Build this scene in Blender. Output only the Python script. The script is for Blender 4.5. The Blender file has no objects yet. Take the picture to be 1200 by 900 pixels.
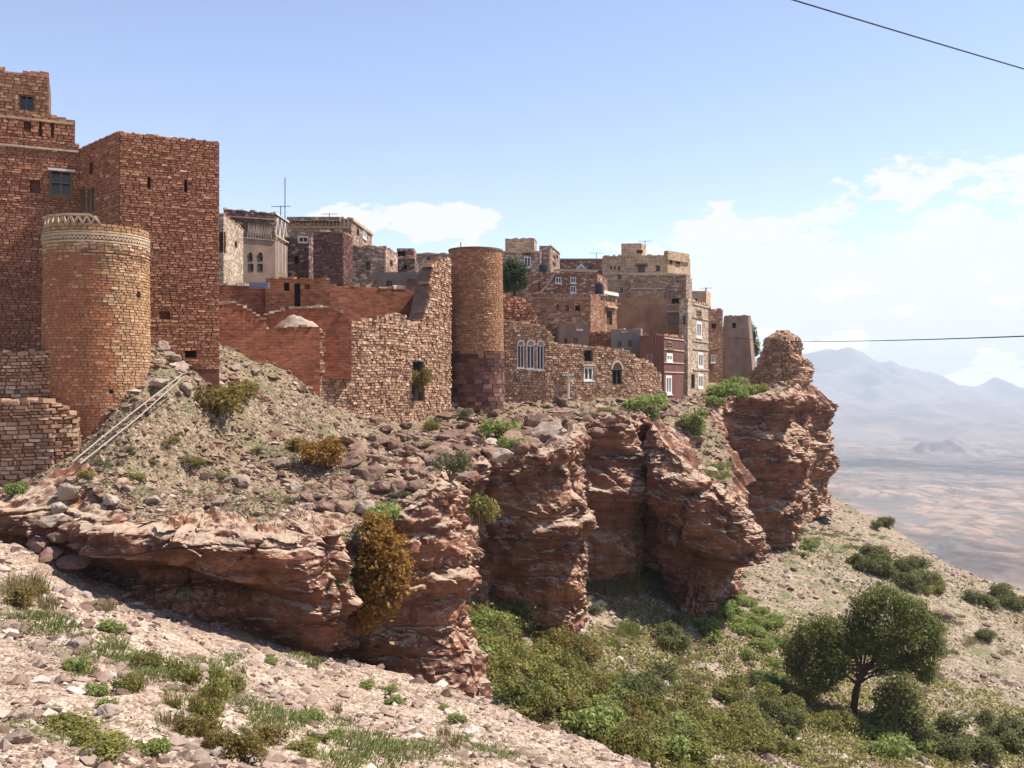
import bpy, math, random
import numpy as np
from mathutils import Vector, Matrix

# ------------------------------------------------------------------ camera, sky, sun, exposure
SC = bpy.context.scene
COL = SC.collection
F = 1150.0                                     # focal length in photograph pixels (1200 wide)

cam_data = bpy.data.cameras.new('camera')
cam_data.sensor_width = 36.0
cam_data.lens = 36.0 * F / 1200.0
cam_data.clip_start = 0.1
cam_data.clip_end = 60000.0
cam = bpy.data.objects.new('camera', cam_data)
cam.location = (0, 0, 0)
cam.rotation_euler = (math.radians(90), 0, 0)
COL.objects.link(cam)
SC.camera = cam

SUN_EL = math.radians(57)
SUN_AZ = math.radians(14)                       # measured from +X towards +Y (to the right, and beyond)
sun_dir = Vector((math.cos(SUN_AZ) * math.cos(SUN_EL), math.sin(SUN_AZ) * math.cos(SUN_EL), math.sin(SUN_EL)))

world = bpy.data.worlds.new('World')
SC.world = world
world.use_nodes = True
wn, wl = world.node_tree.nodes, world.node_tree.links
wn.clear()
def wnode(t, **kw):
    n = wn.new(t)
    for k, v in kw.items():
        setattr(n, k, v)
    return n
def wmath(op, a, b=None, c=None):
    n = wn.new('ShaderNodeMath'); n.operation = op
    for i, v in enumerate((a, b, c)):
        if v is None: continue
        if isinstance(v, (int, float)): n.inputs[i].default_value = v
        else: wl.new(v, n.inputs[i])
    return n.outputs[0]
sky = wnode('ShaderNodeTexSky', sky_type='NISHITA', sun_disc=False)
sky.sun_elevation = SUN_EL
sky.sun_rotation = math.atan2(sun_dir.x, sun_dir.y)
sky.altitude = 2400
sky.air_density = 1.0
sky.dust_density = 0.3
sky.ozone_density = 2.5
bg_sky = wnode('ShaderNodeBackground'); bg_sky.inputs[1].default_value = 0.115
tint = wnode('ShaderNodeMix', data_type='RGBA', blend_type='MULTIPLY'); tint.inputs[0].default_value = 1.0; tint.inputs[7].default_value = (1.20, 0.97, 0.90, 1)   # white balance
wl.new(sky.outputs[0], tint.inputs[6]); wl.new(tint.outputs[2], bg_sky.inputs[0])
bg_cloud = wnode('ShaderNodeBackground'); bg_cloud.inputs[0].default_value = (1, 0.99, 0.98, 1); bg_cloud.inputs[1].default_value = 0.45
geo = wnode('ShaderNodeTexCoord')
sep = wnode('ShaderNodeSeparateXYZ'); wl.new(geo.outputs['Generated'], sep.inputs[0])
az = wmath('ARCTAN2', sep.outputs[0], sep.outputs[1])
# the same belt of fair-weather clouds goes on round the whole horizon
az = wmath('WRAP', az, math.radians(36), math.radians(-36))
el = wmath('ARCSINE', sep.outputs[2])
noise = wnode('ShaderNodeTexNoise'); noise.inputs['Scale'].default_value = 17; noise.inputs['Detail'].default_value = 9; noise.inputs['Roughness'].default_value = 0.58
mp = wnode('ShaderNodeMapping'); mp.inputs['Scale'].default_value = (1, 1, 2.4)
wl.new(geo.outputs['Generated'], mp.inputs[0]); wl.new(mp.outputs[0], noise.inputs['Vector'])
nf = wmath('SUBTRACT', noise.outputs['Fac'], 0.5)
CLOUDS = [  # azimuth, elevation, half width, half height (radians)
    (-0.066, 0.155, 0.050, 0.030), (0.26, 0.085, 0.135, 0.085), (0.42, 0.075, 0.14, 0.07),
    (0.55, 0.105, 0.12, 0.085), (0.545, 0.186, 0.15, 0.030), (0.13, 0.05, 0.2, 0.06),
    (-0.165, 0.165, 0.035, 0.014), (-0.42, 0.05, 0.2, 0.05)]
best = None
for a0, e0, wa, we in CLOUDS:
    da = wmath('DIVIDE', wmath('SUBTRACT', az, a0), wa)
    de = wmath('DIVIDE', wmath('SUBTRACT', el, e0), we)
    v = wmath('SUBTRACT', 1.0, wmath('ADD', wmath('MULTIPLY', da, da), wmath('MULTIPLY', de, de)))
    best = v if best is None else wmath('MAXIMUM', best, v)
dens = wmath('ADD', wmath('MAXIMUM', best, -2.0), wmath('MULTIPLY', nf, 8.0))
mr = wnode('ShaderNodeMapRange', interpolation_type='SMOOTHSTEP')
mr.inputs['From Min'].default_value = -0.1; mr.inputs['From Max'].default_value = 0.4
wl.new(dens, mr.inputs['Value'])
wmix = wnode('ShaderNodeMixShader')
wl.new(wmath('MULTIPLY', mr.outputs[0], 0.93), wmix.inputs[0])
wl.new(bg_sky.outputs[0], wmix.inputs[1]); wl.new(bg_cloud.outputs[0], wmix.inputs[2])
wout = wnode('ShaderNodeOutputWorld'); wl.new(wmix.outputs[0], wout.inputs['Surface'])

sun_data = bpy.data.lights.new('sun', 'SUN')
sun_data.energy = 4.1
sun_data.angle = math.radians(0.53)
sun_data.color = (1.0, 0.945, 0.86)
sun = bpy.data.objects.new('sun', sun_data)
sun.location = (60, 20, 120)
sun.rotation_euler = sun_dir.to_track_quat('Z', 'Y').to_euler()
COL.objects.link(sun)

SC.view_settings.view_transform = 'Standard'
SC.view_settings.look = 'None'
SC.view_settings.gamma = 1.0
SC.view_settings.exposure = 1.2
SC.cycles.use_denoising = True
SC.cycles.max_bounces = 5
SC.cycles.diffuse_bounces = 3
SC.cycles.volume_bounces = 1
SC.cycles.transparent_max_bounces = 8

# ------------------------------------------------------------------ numeric helpers
RS = np.random.RandomState(7)
PERM = np.random.RandomState(11).permutation(256).astype(np.int64)
PERM = np.concatenate([PERM, PERM, PERM])
GR = np.random.RandomState(12).normal(size=(256, 3)); GR /= np.linalg.norm(GR, axis=1)[:, None]
def perlin(p):
    p = np.asarray(p, float)
    i = np.floor(p).astype(np.int64); f = p - i
    i &= 255
    u = f * f * f * (f * (f * 6 - 15) + 10)
    out = 0.0
    for dx in (0, 1):
        wx = u[:, 0] if dx else 1 - u[:, 0]
        a = PERM[(i[:, 0] + dx) & 255]
        for dy in (0, 1):
            wy = u[:, 1] if dy else 1 - u[:, 1]
            b = PERM[a + ((i[:, 1] + dy) & 255)]
            for dz in (0, 1):
                wz = u[:, 2] if dz else 1 - u[:, 2]
                h = PERM[b + ((i[:, 2] + dz) & 255)]
                g = GR[h]
                d = g[:, 0] * (f[:, 0] - dx) + g[:, 1] * (f[:, 1] - dy) + g[:, 2] * (f[:, 2] - dz)
                out = out + wx * wy * wz * d
    return out * 1.5
def fbm(p, octv=4, gain=0.5):
    s, a = 0.0, 1.0
    for o in range(octv):
        s = s + a * perlin(p * (2.0 ** o) + 17.3 * o)
        a *= gain
    return s
HR = np.random.RandomState(5).rand(256, 4)
def worley(p):
    p = np.asarray(p, float)
    i = np.floor(p).astype(np.int64); f = p - i
    n = len(p)
    f1 = np.full(n, 9.0); f2 = np.full(n, 9.0); cid = np.zeros(n); cid2 = np.zeros(n)
    for dx in (-1, 0, 1):
        a = PERM[(i[:, 0] + dx) & 255]
        for dy in (-1, 0, 1):
            b = PERM[a + ((i[:, 1] + dy) & 255)]
            for dz in (-1, 0, 1):
                h = PERM[b + ((i[:, 2] + dz) & 255)]
                r = HR[h]
                d = (dx + r[:, 0] - f[:, 0]) ** 2 + (dy + r[:, 1] - f[:, 1]) ** 2 + (dz + r[:, 2] - f[:, 2]) ** 2
                near = d < f1
                mid = ~near & (d < f2)
                cid2 = np.where(near, cid, np.where(mid, r[:, 3], cid2))
                f2 = np.where(near, f1, np.minimum(f2, d))
                cid = np.where(near, r[:, 3], cid)
                f1 = np.where(near, d, f1)
    f1, f2 = np.sqrt(f1), np.sqrt(f2)
    return f1, f2, cid, cid2
def facets(p):
    """broken rock: every Voronoi cell is a tilted plane"""
    p = np.asarray(p, float)
    i = np.floor(p).astype(np.int64); f = p - i
    n = len(p); f1 = np.full(n, 9.0); val = np.zeros(n)
    for dx in (-1, 0, 1):
        a = PERM[(i[:, 0] + dx) & 255]
        for dy in (-1, 0, 1):
            b = PERM[a + ((i[:, 1] + dy) & 255)]
            for dz in (-1, 0, 1):
                h = PERM[b + ((i[:, 2] + dz) & 255)]
                r = HR[h]; ex, ey, ez = f[:, 0] - dx - r[:, 0], f[:, 1] - dy - r[:, 1], f[:, 2] - dz - r[:, 2]
                d = ex * ex + ey * ey + ez * ez
                g = GR[h]
                near = d < f1
                val = np.where(near, (r[:, 3] - .5) * .5 + g[:, 0] * ex + g[:, 2] * ez, val)
                f1 = np.where(near, d, f1)
    return val
def worley_soft(p, w):
    f1, f2, c1, c2 = worley(p)
    t = np.clip((f2 - f1) / w, 0, 1); t = t * t * (3 - 2 * t)
    return f1, f2, c1 * (.5 + .5 * t) + c2 * (.5 - .5 * t)
def pt(px, py, Y):
    return np.array([(px - 600.0) / F * Y, Y, (450.0 - py) / F * Y])
def xy(px, Y):
    return np.array([(px - 600.0) / F * Y, Y])
def zpx(py, Y):
    return (450.0 - py) / F * Y
class TPS:
    def __init__(self, pts, lam=0.0):
        P = np.array([pt(*p) for p in pts])
        self.c = P[:, :2]
        n = len(P)
        K = self.k(self.c, self.c) + lam * np.eye(n)
        Q = np.hstack([np.ones((n, 1)), self.c])
        A = np.zeros((n + 3, n + 3)); A[:n, :n] = K; A[:n, n:] = Q; A[n:, :n] = Q.T
        self.w = np.linalg.solve(A, np.concatenate([P[:, 2], np.zeros(3)]))
    @staticmethod
    def k(a, b):
        r2 = ((a[:, None, :] - b[None, :, :]) ** 2).sum(-1)
        return 0.5 * r2 * np.log(r2 + 1e-9)
    def __call__(self, x, y):
        q = np.stack([x, y], 1)
        return self.k(q, self.c) @ self.w[:-3] + self.w[-3] + q @ self.w[-2:]
def poly_side(x, y, line):
    """signed distance to an open polyline; positive on its right-hand side"""
    L = np.array(line); best = np.full(len(x), 1e9); sg = np.zeros(len(x))
    for a, b in zip(L[:-1], L[1:]):
        d = b - a; t = np.clip(((x - a[0]) * d[0] + (y - a[1]) * d[1]) / (d @ d), 0, 1)
        ex, ey = x - a[0] - t * d[0], y - a[1] - t * d[1]
        r = np.hypot(ex, ey)
        s = np.sign((x - a[0]) * d[1] - (y - a[1]) * d[0])
        u = r < best
        best = np.where(u, r, best); sg = np.where(u, s, sg)
    return best * sg
def in_poly(x, y, poly):
    P = np.array(poly); ins = np.zeros(len(x), bool)
    for a, b in zip(P, np.roll(P, -1, 0)):
        c = ((a[1] > y) != (b[1] > y)) & (x < (b[0] - a[0]) * (y - a[1]) / (b[1] - a[1] + 1e-12) + a[0])
        ins ^= c
    return ins

# ------------------------------------------------------------------ object helpers
def tag(o, label=None, cat=None, group=None, kind=None):
    if label: o['label'] = label
    if cat: o['category'] = cat
    if group: o['group'] = group
    if kind: o['kind'] = kind
    return o
def empty(name, loc, label, cat, group=None):
    o = bpy.data.objects.new(name, None)
    o.empty_display_size = 0.3
    o.location = Vector([float(v) for v in loc])
    COL.objects.link(o)
    return tag(o, label, cat, group)
def adopt(o, parent):
    """parent a part whose coordinates are world coordinates"""
    if parent is None: return o
    o.parent = parent
    if parent.type == 'EMPTY': o.matrix_parent_inverse = Matrix.Translation(parent.location).inverted()
    return o
def np_mesh(name, V, faces, uv=None, rnd=None, smooth=False):
    """V (n,3); faces (m,4) or (m,3) int array"""
    me = bpy.data.meshes.new(name)
    V = np.ascontiguousarray(V, dtype=np.float32); faces = np.ascontiguousarray(faces, dtype=np.int32)
    m, k = faces.shape
    me.vertices.add(len(V)); me.vertices.foreach_set('co', V.ravel())
    me.loops.add(m * k); me.loops.foreach_set('vertex_index', faces.ravel())
    me.polygons.add(m)
    me.polygons.foreach_set('loop_start', np.arange(0, m * k, k, dtype=np.int32))
    try: me.polygons.foreach_set('loop_total', np.full(m, k, dtype=np.int32))
    except Exception: pass
    if uv is not None:
        l = me.uv_layers.new(name='UVMap'); l.data.foreach_set('uv', np.ascontiguousarray(uv, dtype=np.float32).ravel())
    if rnd is not None:
        a = me.attributes.new('rnd', 'FLOAT', 'POINT'); a.data.foreach_set('value', np.ascontiguousarray(rnd, dtype=np.float32))
    me.update(calc_edges=True)
    me.polygons.foreach_set('use_smooth', np.full(m, bool(smooth)))
    return me
def obj(name, me, mat=None, parent=None):
    o = bpy.data.objects.new(name, me)
    COL.objects.link(o)
    if mat is not None and not me.materials: me.materials.append(mat)
    return adopt(o, parent)
class MB:
    """collects quads (with metre uv and a random value) into one mesh"""
    def __init__(s): s.v, s.f, s.uv, s.r = [], [], [], []
    def quad(s, a, b, c, d, uv=None, r=0.5):
        n = len(s.v); s.v += [tuple(a), tuple(b), tuple(c), tuple(d)]; s.f.append((n, n + 1, n + 2, n + 3))
        if uv is None:
            A, B, C = Vector(a), Vector(b), Vector(d)
            w, h = (B - A).length, (C - A).length
            uv = ((0, 0), (w, 0), (w, h), (0, h))
        s.uv += list(uv); s.r += [r] * 4
    def box(s, o, ax, ay, az_, r=0.5):
        """o corner; three edge vectors (ax x ay = az_ direction for outward faces)"""
        o, ax, ay, az_ = (np.asarray(v, float) for v in (o, ax, ay, az_))
        p = lambda i, j, k: o + ax * i + ay * j + az_ * k
        s.quad(p(0,0,0), p(0,1,0), p(1,1,0), p(1,0,0), r=r); s.quad(p(0,0,1), p(1,0,1), p(1,1,1), p(0,1,1), r=r)
        s.quad(p(0,0,0), p(1,0,0), p(1,0,1), p(0,0,1), r=r); s.quad(p(1,1,0), p(0,1,0), p(0,1,1), p(1,1,1), r=r)
        s.quad(p(1,0,0), p(1,1,0), p(1,1,1), p(1,0,1), r=r); s.quad(p(0,1,0), p(0,0,0), p(0,0,1), p(0,1,1), r=r)
    def tube(s, pts, rad, n=6, r=0.5):
        pts = [np.asarray(p, float) for p in pts]
        rads = rad if hasattr(rad, '__len__') else [rad] * len(pts)
        rings = []
        for i, p in enumerate(pts):
            d = pts[min(i + 1, len(pts) - 1)] - pts[max(i - 1, 0)]; d /= np.linalg.norm(d) + 1e-9
            a = np.cross(d, (0.31, 0.2, 0.93)); a /= np.linalg.norm(a) + 1e-9; b = np.cross(d, a)
            rings.append([p + rads[i] * (math.cos(t) * a + math.sin(t) * b) for t in np.arange(n) * 2 * math.pi / n])
        for q, w in zip(rings[:-1], rings[1:]):
            for j in range(n):
                s.quad(q[j], q[(j + 1) % n], w[(j + 1) % n], w[j], r=r)
        for ring in (rings[0], rings[-1]):
            c = sum(ring) / n
            for j in range(0, n, 2):
                s.quad(c, ring[j], ring[(j + 1) % n], ring[(j + 2) % n], r=r)
    def build(s, name, mat, parent=None, smooth=False):
        me = np_mesh(name, np.array(s.v), np.array(s.f), np.array(s.uv), np.array(s.r), smooth)
        return obj(name, me, mat, parent)

# ------------------------------------------------------------------ materials
class NT:
    def __init__(s, name, rough=0.95, spec=0.12):
        s.m = bpy.data.materials.new(name); s.m.use_nodes = True
        s.n, s.l = s.m.node_tree.nodes, s.m.node_tree.links
        s.b = s.n['Principled BSDF']; s.b.inputs['Roughness'].default_value = rough
        s.b.inputs['Specular IOR Level'].default_value = spec
    def put(s, v, sock):
        if isinstance(v, bpy.types.NodeSocket): s.l.new(v, sock)
        elif isinstance(v, (tuple, list)) and len(v) == 3 and sock.type == 'RGBA': sock.default_value = (*v, 1)
        else: sock.default_value = v
    def node(s, t, **kw):
        n = s.n.new(t)
        for k, v in kw.items(): setattr(n, k, v)
        return n
    def pos(s): return s.node('ShaderNodeNewGeometry').outputs['Position']
    def nz(s):
        x = s.node('ShaderNodeSeparateXYZ'); s.l.new(s.node('ShaderNodeNewGeometry').outputs['Normal'], x.inputs[0]); return x.outputs[2]
    def uv(s): return s.node('ShaderNodeTexCoord').outputs['UV']
    def scale(s, v, sc, loc=(0, 0, 0)):
        m = s.node('ShaderNodeMapping'); m.inputs['Scale'].default_value = sc; m.inputs['Location'].default_value = loc
        s.l.new(v, m.inputs[0]); return m.outputs[0]
    def noise(s, v, sc, det=5, rough=0.55, dist=0.0):
        n = s.node('ShaderNodeTexNoise'); n.inputs['Scale'].default_value = sc; n.inputs['Detail'].default_value = det
        n.inputs['Roughness'].default_value = rough; n.inputs['Distortion'].default_value = dist
        s.l.new(v, n.inputs['Vector']); return n.outputs['Fac']
    def voro(s, v, sc, out='Color', feat='F1'):
        n = s.node('ShaderNodeTexVoronoi', feature=feat); n.inputs['Scale'].default_value = sc
        s.l.new(v, n.inputs['Vector']); return n.outputs[out]
    def ramp(s, fac, stops, interp='LINEAR'):
        n = s.node('ShaderNodeValToRGB'); n.color_ramp.interpolation = interp
        e = n.color_ramp.elements
        while len(e) < len(stops): e.new(0.5)
        for x, (p, c) in zip(e, stops):
            x.position = p; x.color = (*c, 1) if len(c) == 3 else c
        s.put(fac, n.inputs[0]); return n.outputs[0]
    def mix(s, f, a, b, op='MIX'):
        n = s.node('ShaderNodeMix', data_type='RGBA', blend_type=op)
        s.put(f, n.inputs[0]); s.put(a, n.inputs[6]); s.put(b, n.inputs[7]); return n.outputs[2]
    def math(s, op, a, b=None, c=None):
        n = s.node('ShaderNodeMath', operation=op)
        for i, v in enumerate((a, b, c)):
            if v is not None: s.put(v, n.inputs[i])
        return n.outputs[0]
    def rng(s, v, a, b, c=0.0, d=1.0):
        n = s.node('ShaderNodeMapRange'); s.put(v, n.inputs[0])
        for i, q in enumerate((a, b, c, d)): n.inputs[i + 1].default_value = q
        return n.outputs[0]
    def rnd(s): return s.node('ShaderNodeAttribute', attribute_name='rnd').outputs['Fac']
    def bump(s, h, strength=0.5, dist=0.05):
        n = s.node('ShaderNodeBump'); n.inputs['Strength'].default_value = strength; n.inputs['Distance'].default_value = dist
        s.l.new(h, n.inputs['Height']); s.l.new(n.outputs[0], s.b.inputs['Normal'])
    def col(s, c): s.put(c, s.b.inputs['Base Color']); return s.m
def grey(v): return (v, v, v)

def mat_rock(name, dark, mid, light, dust, dust_amt=0.8):
    t = NT(name)
    p = t.pos()
    strata = t.noise(t.scale(p, (0.10, 0.10, 1.0)), 1.6, 6, 0.6, 0.4)
    blotch = t.noise(p, 0.45, 5, 0.6)
    fine = t.noise(p, 5.0, 6, 0.65)
    f = t.math('ADD', t.math('MULTIPLY', strata, 0.55), t.math('MULTIPLY', blotch, 0.45))
    c = t.ramp(f, [(0.36, dark), (0.5, mid), (0.66, light)])
    c = t.mix(0.55, c, t.ramp(fine, [(0.25, grey(0.30)), (0.5, grey(0.85)), (0.75, grey(1.25))]), 'MULTIPLY')
    # desert varnish streaks
    streak = t.noise(t.scale(p, (1.6, 1.6, 0.12)), 1.2, 4, 0.6)
    c = t.mix(t.rng(streak, 0.56, 0.72, 0, 0.6), c, tuple(0.45 * v for v in dark))
    # sand and sun-bleached crust lying on the ledges
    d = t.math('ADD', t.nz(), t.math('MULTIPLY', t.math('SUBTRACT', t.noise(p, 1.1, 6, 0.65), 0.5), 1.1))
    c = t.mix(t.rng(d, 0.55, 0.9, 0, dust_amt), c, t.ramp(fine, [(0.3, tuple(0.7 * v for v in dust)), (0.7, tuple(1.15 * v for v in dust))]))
    h = t.math('ADD', t.noise(p, 7, 8, 0.7), t.math('MULTIPLY', t.noise(t.scale(p, (0.5, 0.5, 3)), 3, 5, 0.6), 0.8))
    t.bump(h, 0.75, 0.09)
    return t.col(c)
def mat_gravel(name, cols, sc=5.0, patch=None, green=None):
    t = NT(name)
    p = t.pos()
    cell = t.voro(p, sc)
    cell2 = t.voro(p, sc * 2.7)
    s = t.node('ShaderNodeSeparateColor'); t.l.new(cell, s.inputs[0])
    s2 = t.node('ShaderNodeSeparateColor'); t.l.new(cell2, s2.inputs[0])
    f = t.math('ADD', t.math('MULTIPLY', s.outputs[0], 0.45), t.math('MULTIPLY', s2.outputs[1], 0.55))
    k = len(cols)
    c = t.ramp(f, [(0.15 + 0.7 * i / (k - 1), cc) for i, cc in enumerate(cols)])
    big = t.noise(p, 0.22, 5, 0.6)
    if patch: c = t.mix(t.rng(big, 0.48, 0.62, 0, 0.8), c, t.mix(0.5, c, patch))
    if green:
        g = t.noise(p, 0.33, 6, 0.7)
        c = t.mix(t.rng(g, 0.52, 0.62, 0, 0.75), c, t.ramp(t.noise(p, 9, 4, 0.6), [(0.3, tuple(0.5 * v for v in green)), (0.7, tuple(1.3 * v for v in green))]))
    d1 = t.voro(p, sc, 'Distance'); d2 = t.voro(p, sc * 2.7, 'Distance')
    h = t.math('SUBTRACT', 1.0, t.math('ADD', d1, t.math('MULTIPLY', d2, 0.6)))
    t.bump(h, 0.9, 0.10)
    return t.col(c)
def mat_stone(name, stops, grime=0.5):
    """single blocks: colour from the per-stone random value"""
    t = NT(name)
    p = t.pos()
    c = t.ramp(t.rnd(), stops)
    c = t.mix(0.5, c, t.ramp(t.noise(p, 6, 5, 0.65), [(0.25, grey(0.45)), (0.55, grey(1.0)), (0.8, grey(1.3))]), 'MULTIPLY')
    c = t.mix(t.rng(t.noise(p, 0.5, 4, 0.6), 0.45, 0.7, 0, grime), c, t.mix(0.5, c, (0.09, 0.05, 0.04)))
    t.bump(t.noise(p, 14, 5, 0.7), 0.5, 0.04)
    return t.col(c)
def mat_plain(name, c, var=0.35, sc=2.0, bump=0.3, rough=0.92):
    t = NT(name, rough)
    p = t.pos()
    n = t.noise(p, sc, 6, 0.62)
    k = t.ramp(n, [(0.25, grey(1 - var)), (0.5, grey(1.0)), (0.78, grey(1 + var))])
    k2 = t.ramp(t.noise(t.scale(p, (1, 1, 0.25)), 0.9, 5, 0.6), [(0.3, grey(1 - var * 0.8)), (0.6, grey(1.05))])
    cc = t.mix(1.0, t.mix(1.0, (*c,), k, 'MULTIPLY'), k2, 'MULTIPLY')
    t.bump(t.noise(p, 11, 6, 0.65), bump, 0.05)
    return t.col(cc)
def mat_brick(name, c1, c2, mortar, bw=0.42, bh=0.17, pale=None, ms=0.02):
    t = NT(name)
    p = t.pos()
    uvd = t.node('ShaderNodeVectorMath', operation='ADD')
    nn = t.node('ShaderNodeTexNoise'); nn.inputs['Scale'].default_value = 2.2; nn.inputs['Detail'].default_value = 3; t.l.new(p, nn.inputs['Vector'])
    sc = t.node('ShaderNodeVectorMath', operation='SCALE'); sc.inputs['Scale'].default_value = 0.12
    t.l.new(nn.outputs['Color'], sc.inputs[0]); t.l.new(t.uv(), uvd.inputs[0]); t.l.new(sc.outputs[0], uvd.inputs[1])
    b = t.node('ShaderNodeTexBrick'); b.offset_frequency = 2; b.squash = 1.3; b.squash_frequency = 3
    b.inputs['Scale'].default_value = 1; b.inputs['Brick Width'].default_value = bw; b.inputs['Row Height'].default_value = bh
    b.inputs['Mortar Size'].default_value = ms; b.inputs['Mortar Smooth'].default_value = 0.4; b.inputs['Bias'].default_value = -0.1
    b.inputs['Color1'].default_value = (*c1, 1); b.inputs['Color2'].default_value = (*c2, 1); b.inputs['Mortar'].default_value = (*mortar, 1)
    t.l.new(uvd.outputs[0], b.inputs['Vector'])
    cell = t.node('ShaderNodeSeparateColor'); t.l.new(t.voro(t.scale(p, (1, 1, 2)), 2.6), cell.inputs[0])
    c = t.mix(0.6, b.outputs['Color'], t.ramp(cell.outputs[0], [(0.0, grey(0.5)), (0.5, grey(1.0)), (1.0, grey(1.45))]), 'MULTIPLY')
    if pale: c = t.mix(t.rng(cell.outputs[1], 0.80, 0.86, 0, 0.85), c, pale)
    c = t.mix(0.7, c, t.ramp(t.noise(p, 0.35, 5, 0.6), [(0.3, grey(0.62)), (0.65, grey(1.15))]), 'MULTIPLY')
    h = t.math('ADD', t.math('MULTIPLY', t.math('SUBTRACT', 1.0, b.outputs['Fac']), 1.0), t.math('MULTIPLY', t.noise(p, 9, 5, 0.7), 0.8))
    t.bump(h, 0.8, 0.06)
    return t.col(c)
def mat_leaf(name, stops, trans=0.45):
    t = NT(name, 0.6, 0.25)
    c = t.ramp(t.rnd(), stops)
    t.col(c)
    out = t.n['Material Output']
    tr = t.node('ShaderNodeBsdfTranslucent'); t.l.new(c, tr.inputs[0])
    mx = t.node('ShaderNodeMixShader'); mx.inputs[0].default_value = trans
    t.l.new(t.b.outputs[0], mx.inputs[1]); t.l.new(tr.outputs[0], mx.inputs[2]); t.l.new(mx.outputs[0], out.inputs[0])
    return t.m
# ------------------------------------------------------------------ terrain heights
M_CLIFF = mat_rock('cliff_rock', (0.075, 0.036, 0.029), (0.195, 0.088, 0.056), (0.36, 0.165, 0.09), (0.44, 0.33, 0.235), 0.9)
M_NEAR = mat_gravel('near_gravel', [(0.17, 0.11, 0.075), (0.32, 0.225, 0.16), (0.43, 0.325, 0.24), (0.58, 0.475, 0.375)], 6.0, (0.22, 0.14, 0.10))
M_RUBBLE = mat_gravel('rubble_ground', [(0.095, 0.062, 0.038), (0.18, 0.123, 0.078), (0.245, 0.178, 0.115), (0.34, 0.265, 0.185)], 4.0, (0.20, 0.15, 0.08), (0.13, 0.13, 0.06))
M_TALUS = mat_gravel('talus_gravel', [(0.13, 0.09, 0.06), (0.21, 0.155, 0.105), (0.28, 0.215, 0.155), (0.38, 0.31, 0.24)], 2.6, (0.24, 0.17, 0.10), (0.12, 0.14, 0.055))

NEAR_CREST = [xy(380, 40.0), xy(450, 40.5), xy(530, 40), xy(620, 36), xy(700, 33), xy(782, 30), (8.5, 23), (13, 12), (16, 0), (17, -12)]
near_tps = TPS([(0, 900, 13), (0, 800, 19), (0, 700, 27), (0, 640, 36), (110, 692, 36), (250, 735, 37), (400, 776, 38.6),
                (530, 800, 40), (620, 836, 36), (700, 866, 33), (780, 898, 30), (400, 900, 20), (200, 800, 22), (400, 850, 27),
                (600, 900, 24.5), (900, 1130, 12), (0, 1150, 7), (300, 1250, 5), (1100, 1500, 6), (-250, 640, 33), (-300, 800, 18), (-100, 1500, 3),
                (-200, 600, 42), (700, 2600, 1.0)], 0.05)
def z_near(x, y):
    z = near_tps(x, y)
    q = np.stack([x, y, 0 * x], 1)
    z = z + 0.16 * fbm(q * 0.45, 4) + 0.05 * fbm(q * 2.3 + 40, 3)
    d = poly_side(x, y, NEAR_CREST) * -1.0
    d = d + 0.5 * fbm(q * 0.5 + 9, 3)
    z = z - 1.15 * np.log1p(np.exp(np.clip(d * 2.2, -30, 30))) / 2.2
    return z
VALLEY_CREST = [xy(940, 260), xy(975, 168), xy(1040, 160), xy(1100, 150), xy(1200, 135), xy(1350, 120), xy(1700, 95), (110, 40), (120, -20)]
valley_tps = TPS([(556, 775, 51), (600, 738, 58.5), (650, 729, 63), (680, 692, 76), (740, 690, 80), (800, 710, 82), (760, 780, 66), (700, 830, 56),
                  (800, 880, 52), (620, 800, 52), (900, 645, 108), (945, 612, 124), (975, 582, 166), (900, 700, 95), (1000, 700, 100),
                  (1040, 614, 158), (1000, 640, 135), (1100, 654, 148), (1200, 693, 133), (1000, 830, 72), (900, 800, 72), (1100, 800, 80),
                  (1200, 800, 88), (1200, 900, 68), (1000, 900, 60), (880, 895, 56), (1350, 765, 118), (1400, 950, 60), (900, 1000, 45), (500, 900, 40),
                  (960, 575, 190), (850, 620, 120), (700, 640, 110), (1050, 760, 92)], 0.5)
def z_valley(x, y):
    z = valley_tps(x, y)
    q = np.stack([x, y, 0 * x], 1)
    z = z + 0.35 * fbm(q * 0.16 + 3, 4) + 0.10 * fbm(q * 1.1 + 40, 3)
    d = poly_side(x, y, VALLEY_CREST) * -1.0 + 1.5 * fbm(q * 0.1 + 9, 3)
    return z - 0.85 * np.log1p(np.exp(np.clip(d * 0.7, -30, 30))) / 0.7
plat_tps = TPS([(0, 603, 38.5), (0, 552, 43.5), (110, 512, 43.0), (213, 440, 46.8), (185, 462, 45), (160, 485, 43.2), (135, 540, 41), (60, 590, 38.8), (130, 593, 38.5), (200, 560, 43), (300, 585, 40.5), 
                (215, 424, 51.2), (285, 425, 58.5), (340, 440, 63), (300, 470, 56), (250, 520, 48), (350, 540, 50), (380, 622, 40.5), (430, 605, 44), (440, 530, 62),
                (500, 575, 47), (540, 572, 46), (470, 500, 74), (540, 486, 82), (600, 512, 68), (560, 530, 62), (670, 522, 66), (600, 478, 88),
                (660, 488, 84), (700, 482, 90), (740, 500, 83), (760, 476, 95), (800, 530, 84), (870, 588, 84), (830, 482, 100), (850, 460, 112),
                (900, 452, 115), (935, 455, 120), (900, 432, 140), (960, 468, 145), (300, 430, 64), (400, 400, 90), (500, 400, 100), (600, 385, 112),
                (700, 378, 125), (800, 435, 140), (860, 440, 145), (815, 468, 114), (842, 456, 122), (798, 470, 107), (780, 468, 103), (400, 380, 130), (600, 365, 150), (750, 375, 160), (-150, 500, 45), (-300, 480, 60),
                (0, 440, 70), (0, 420, 120), (400, 395, 200), (900, 430, 190), (-100, 600, 38)], 0.3)
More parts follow.
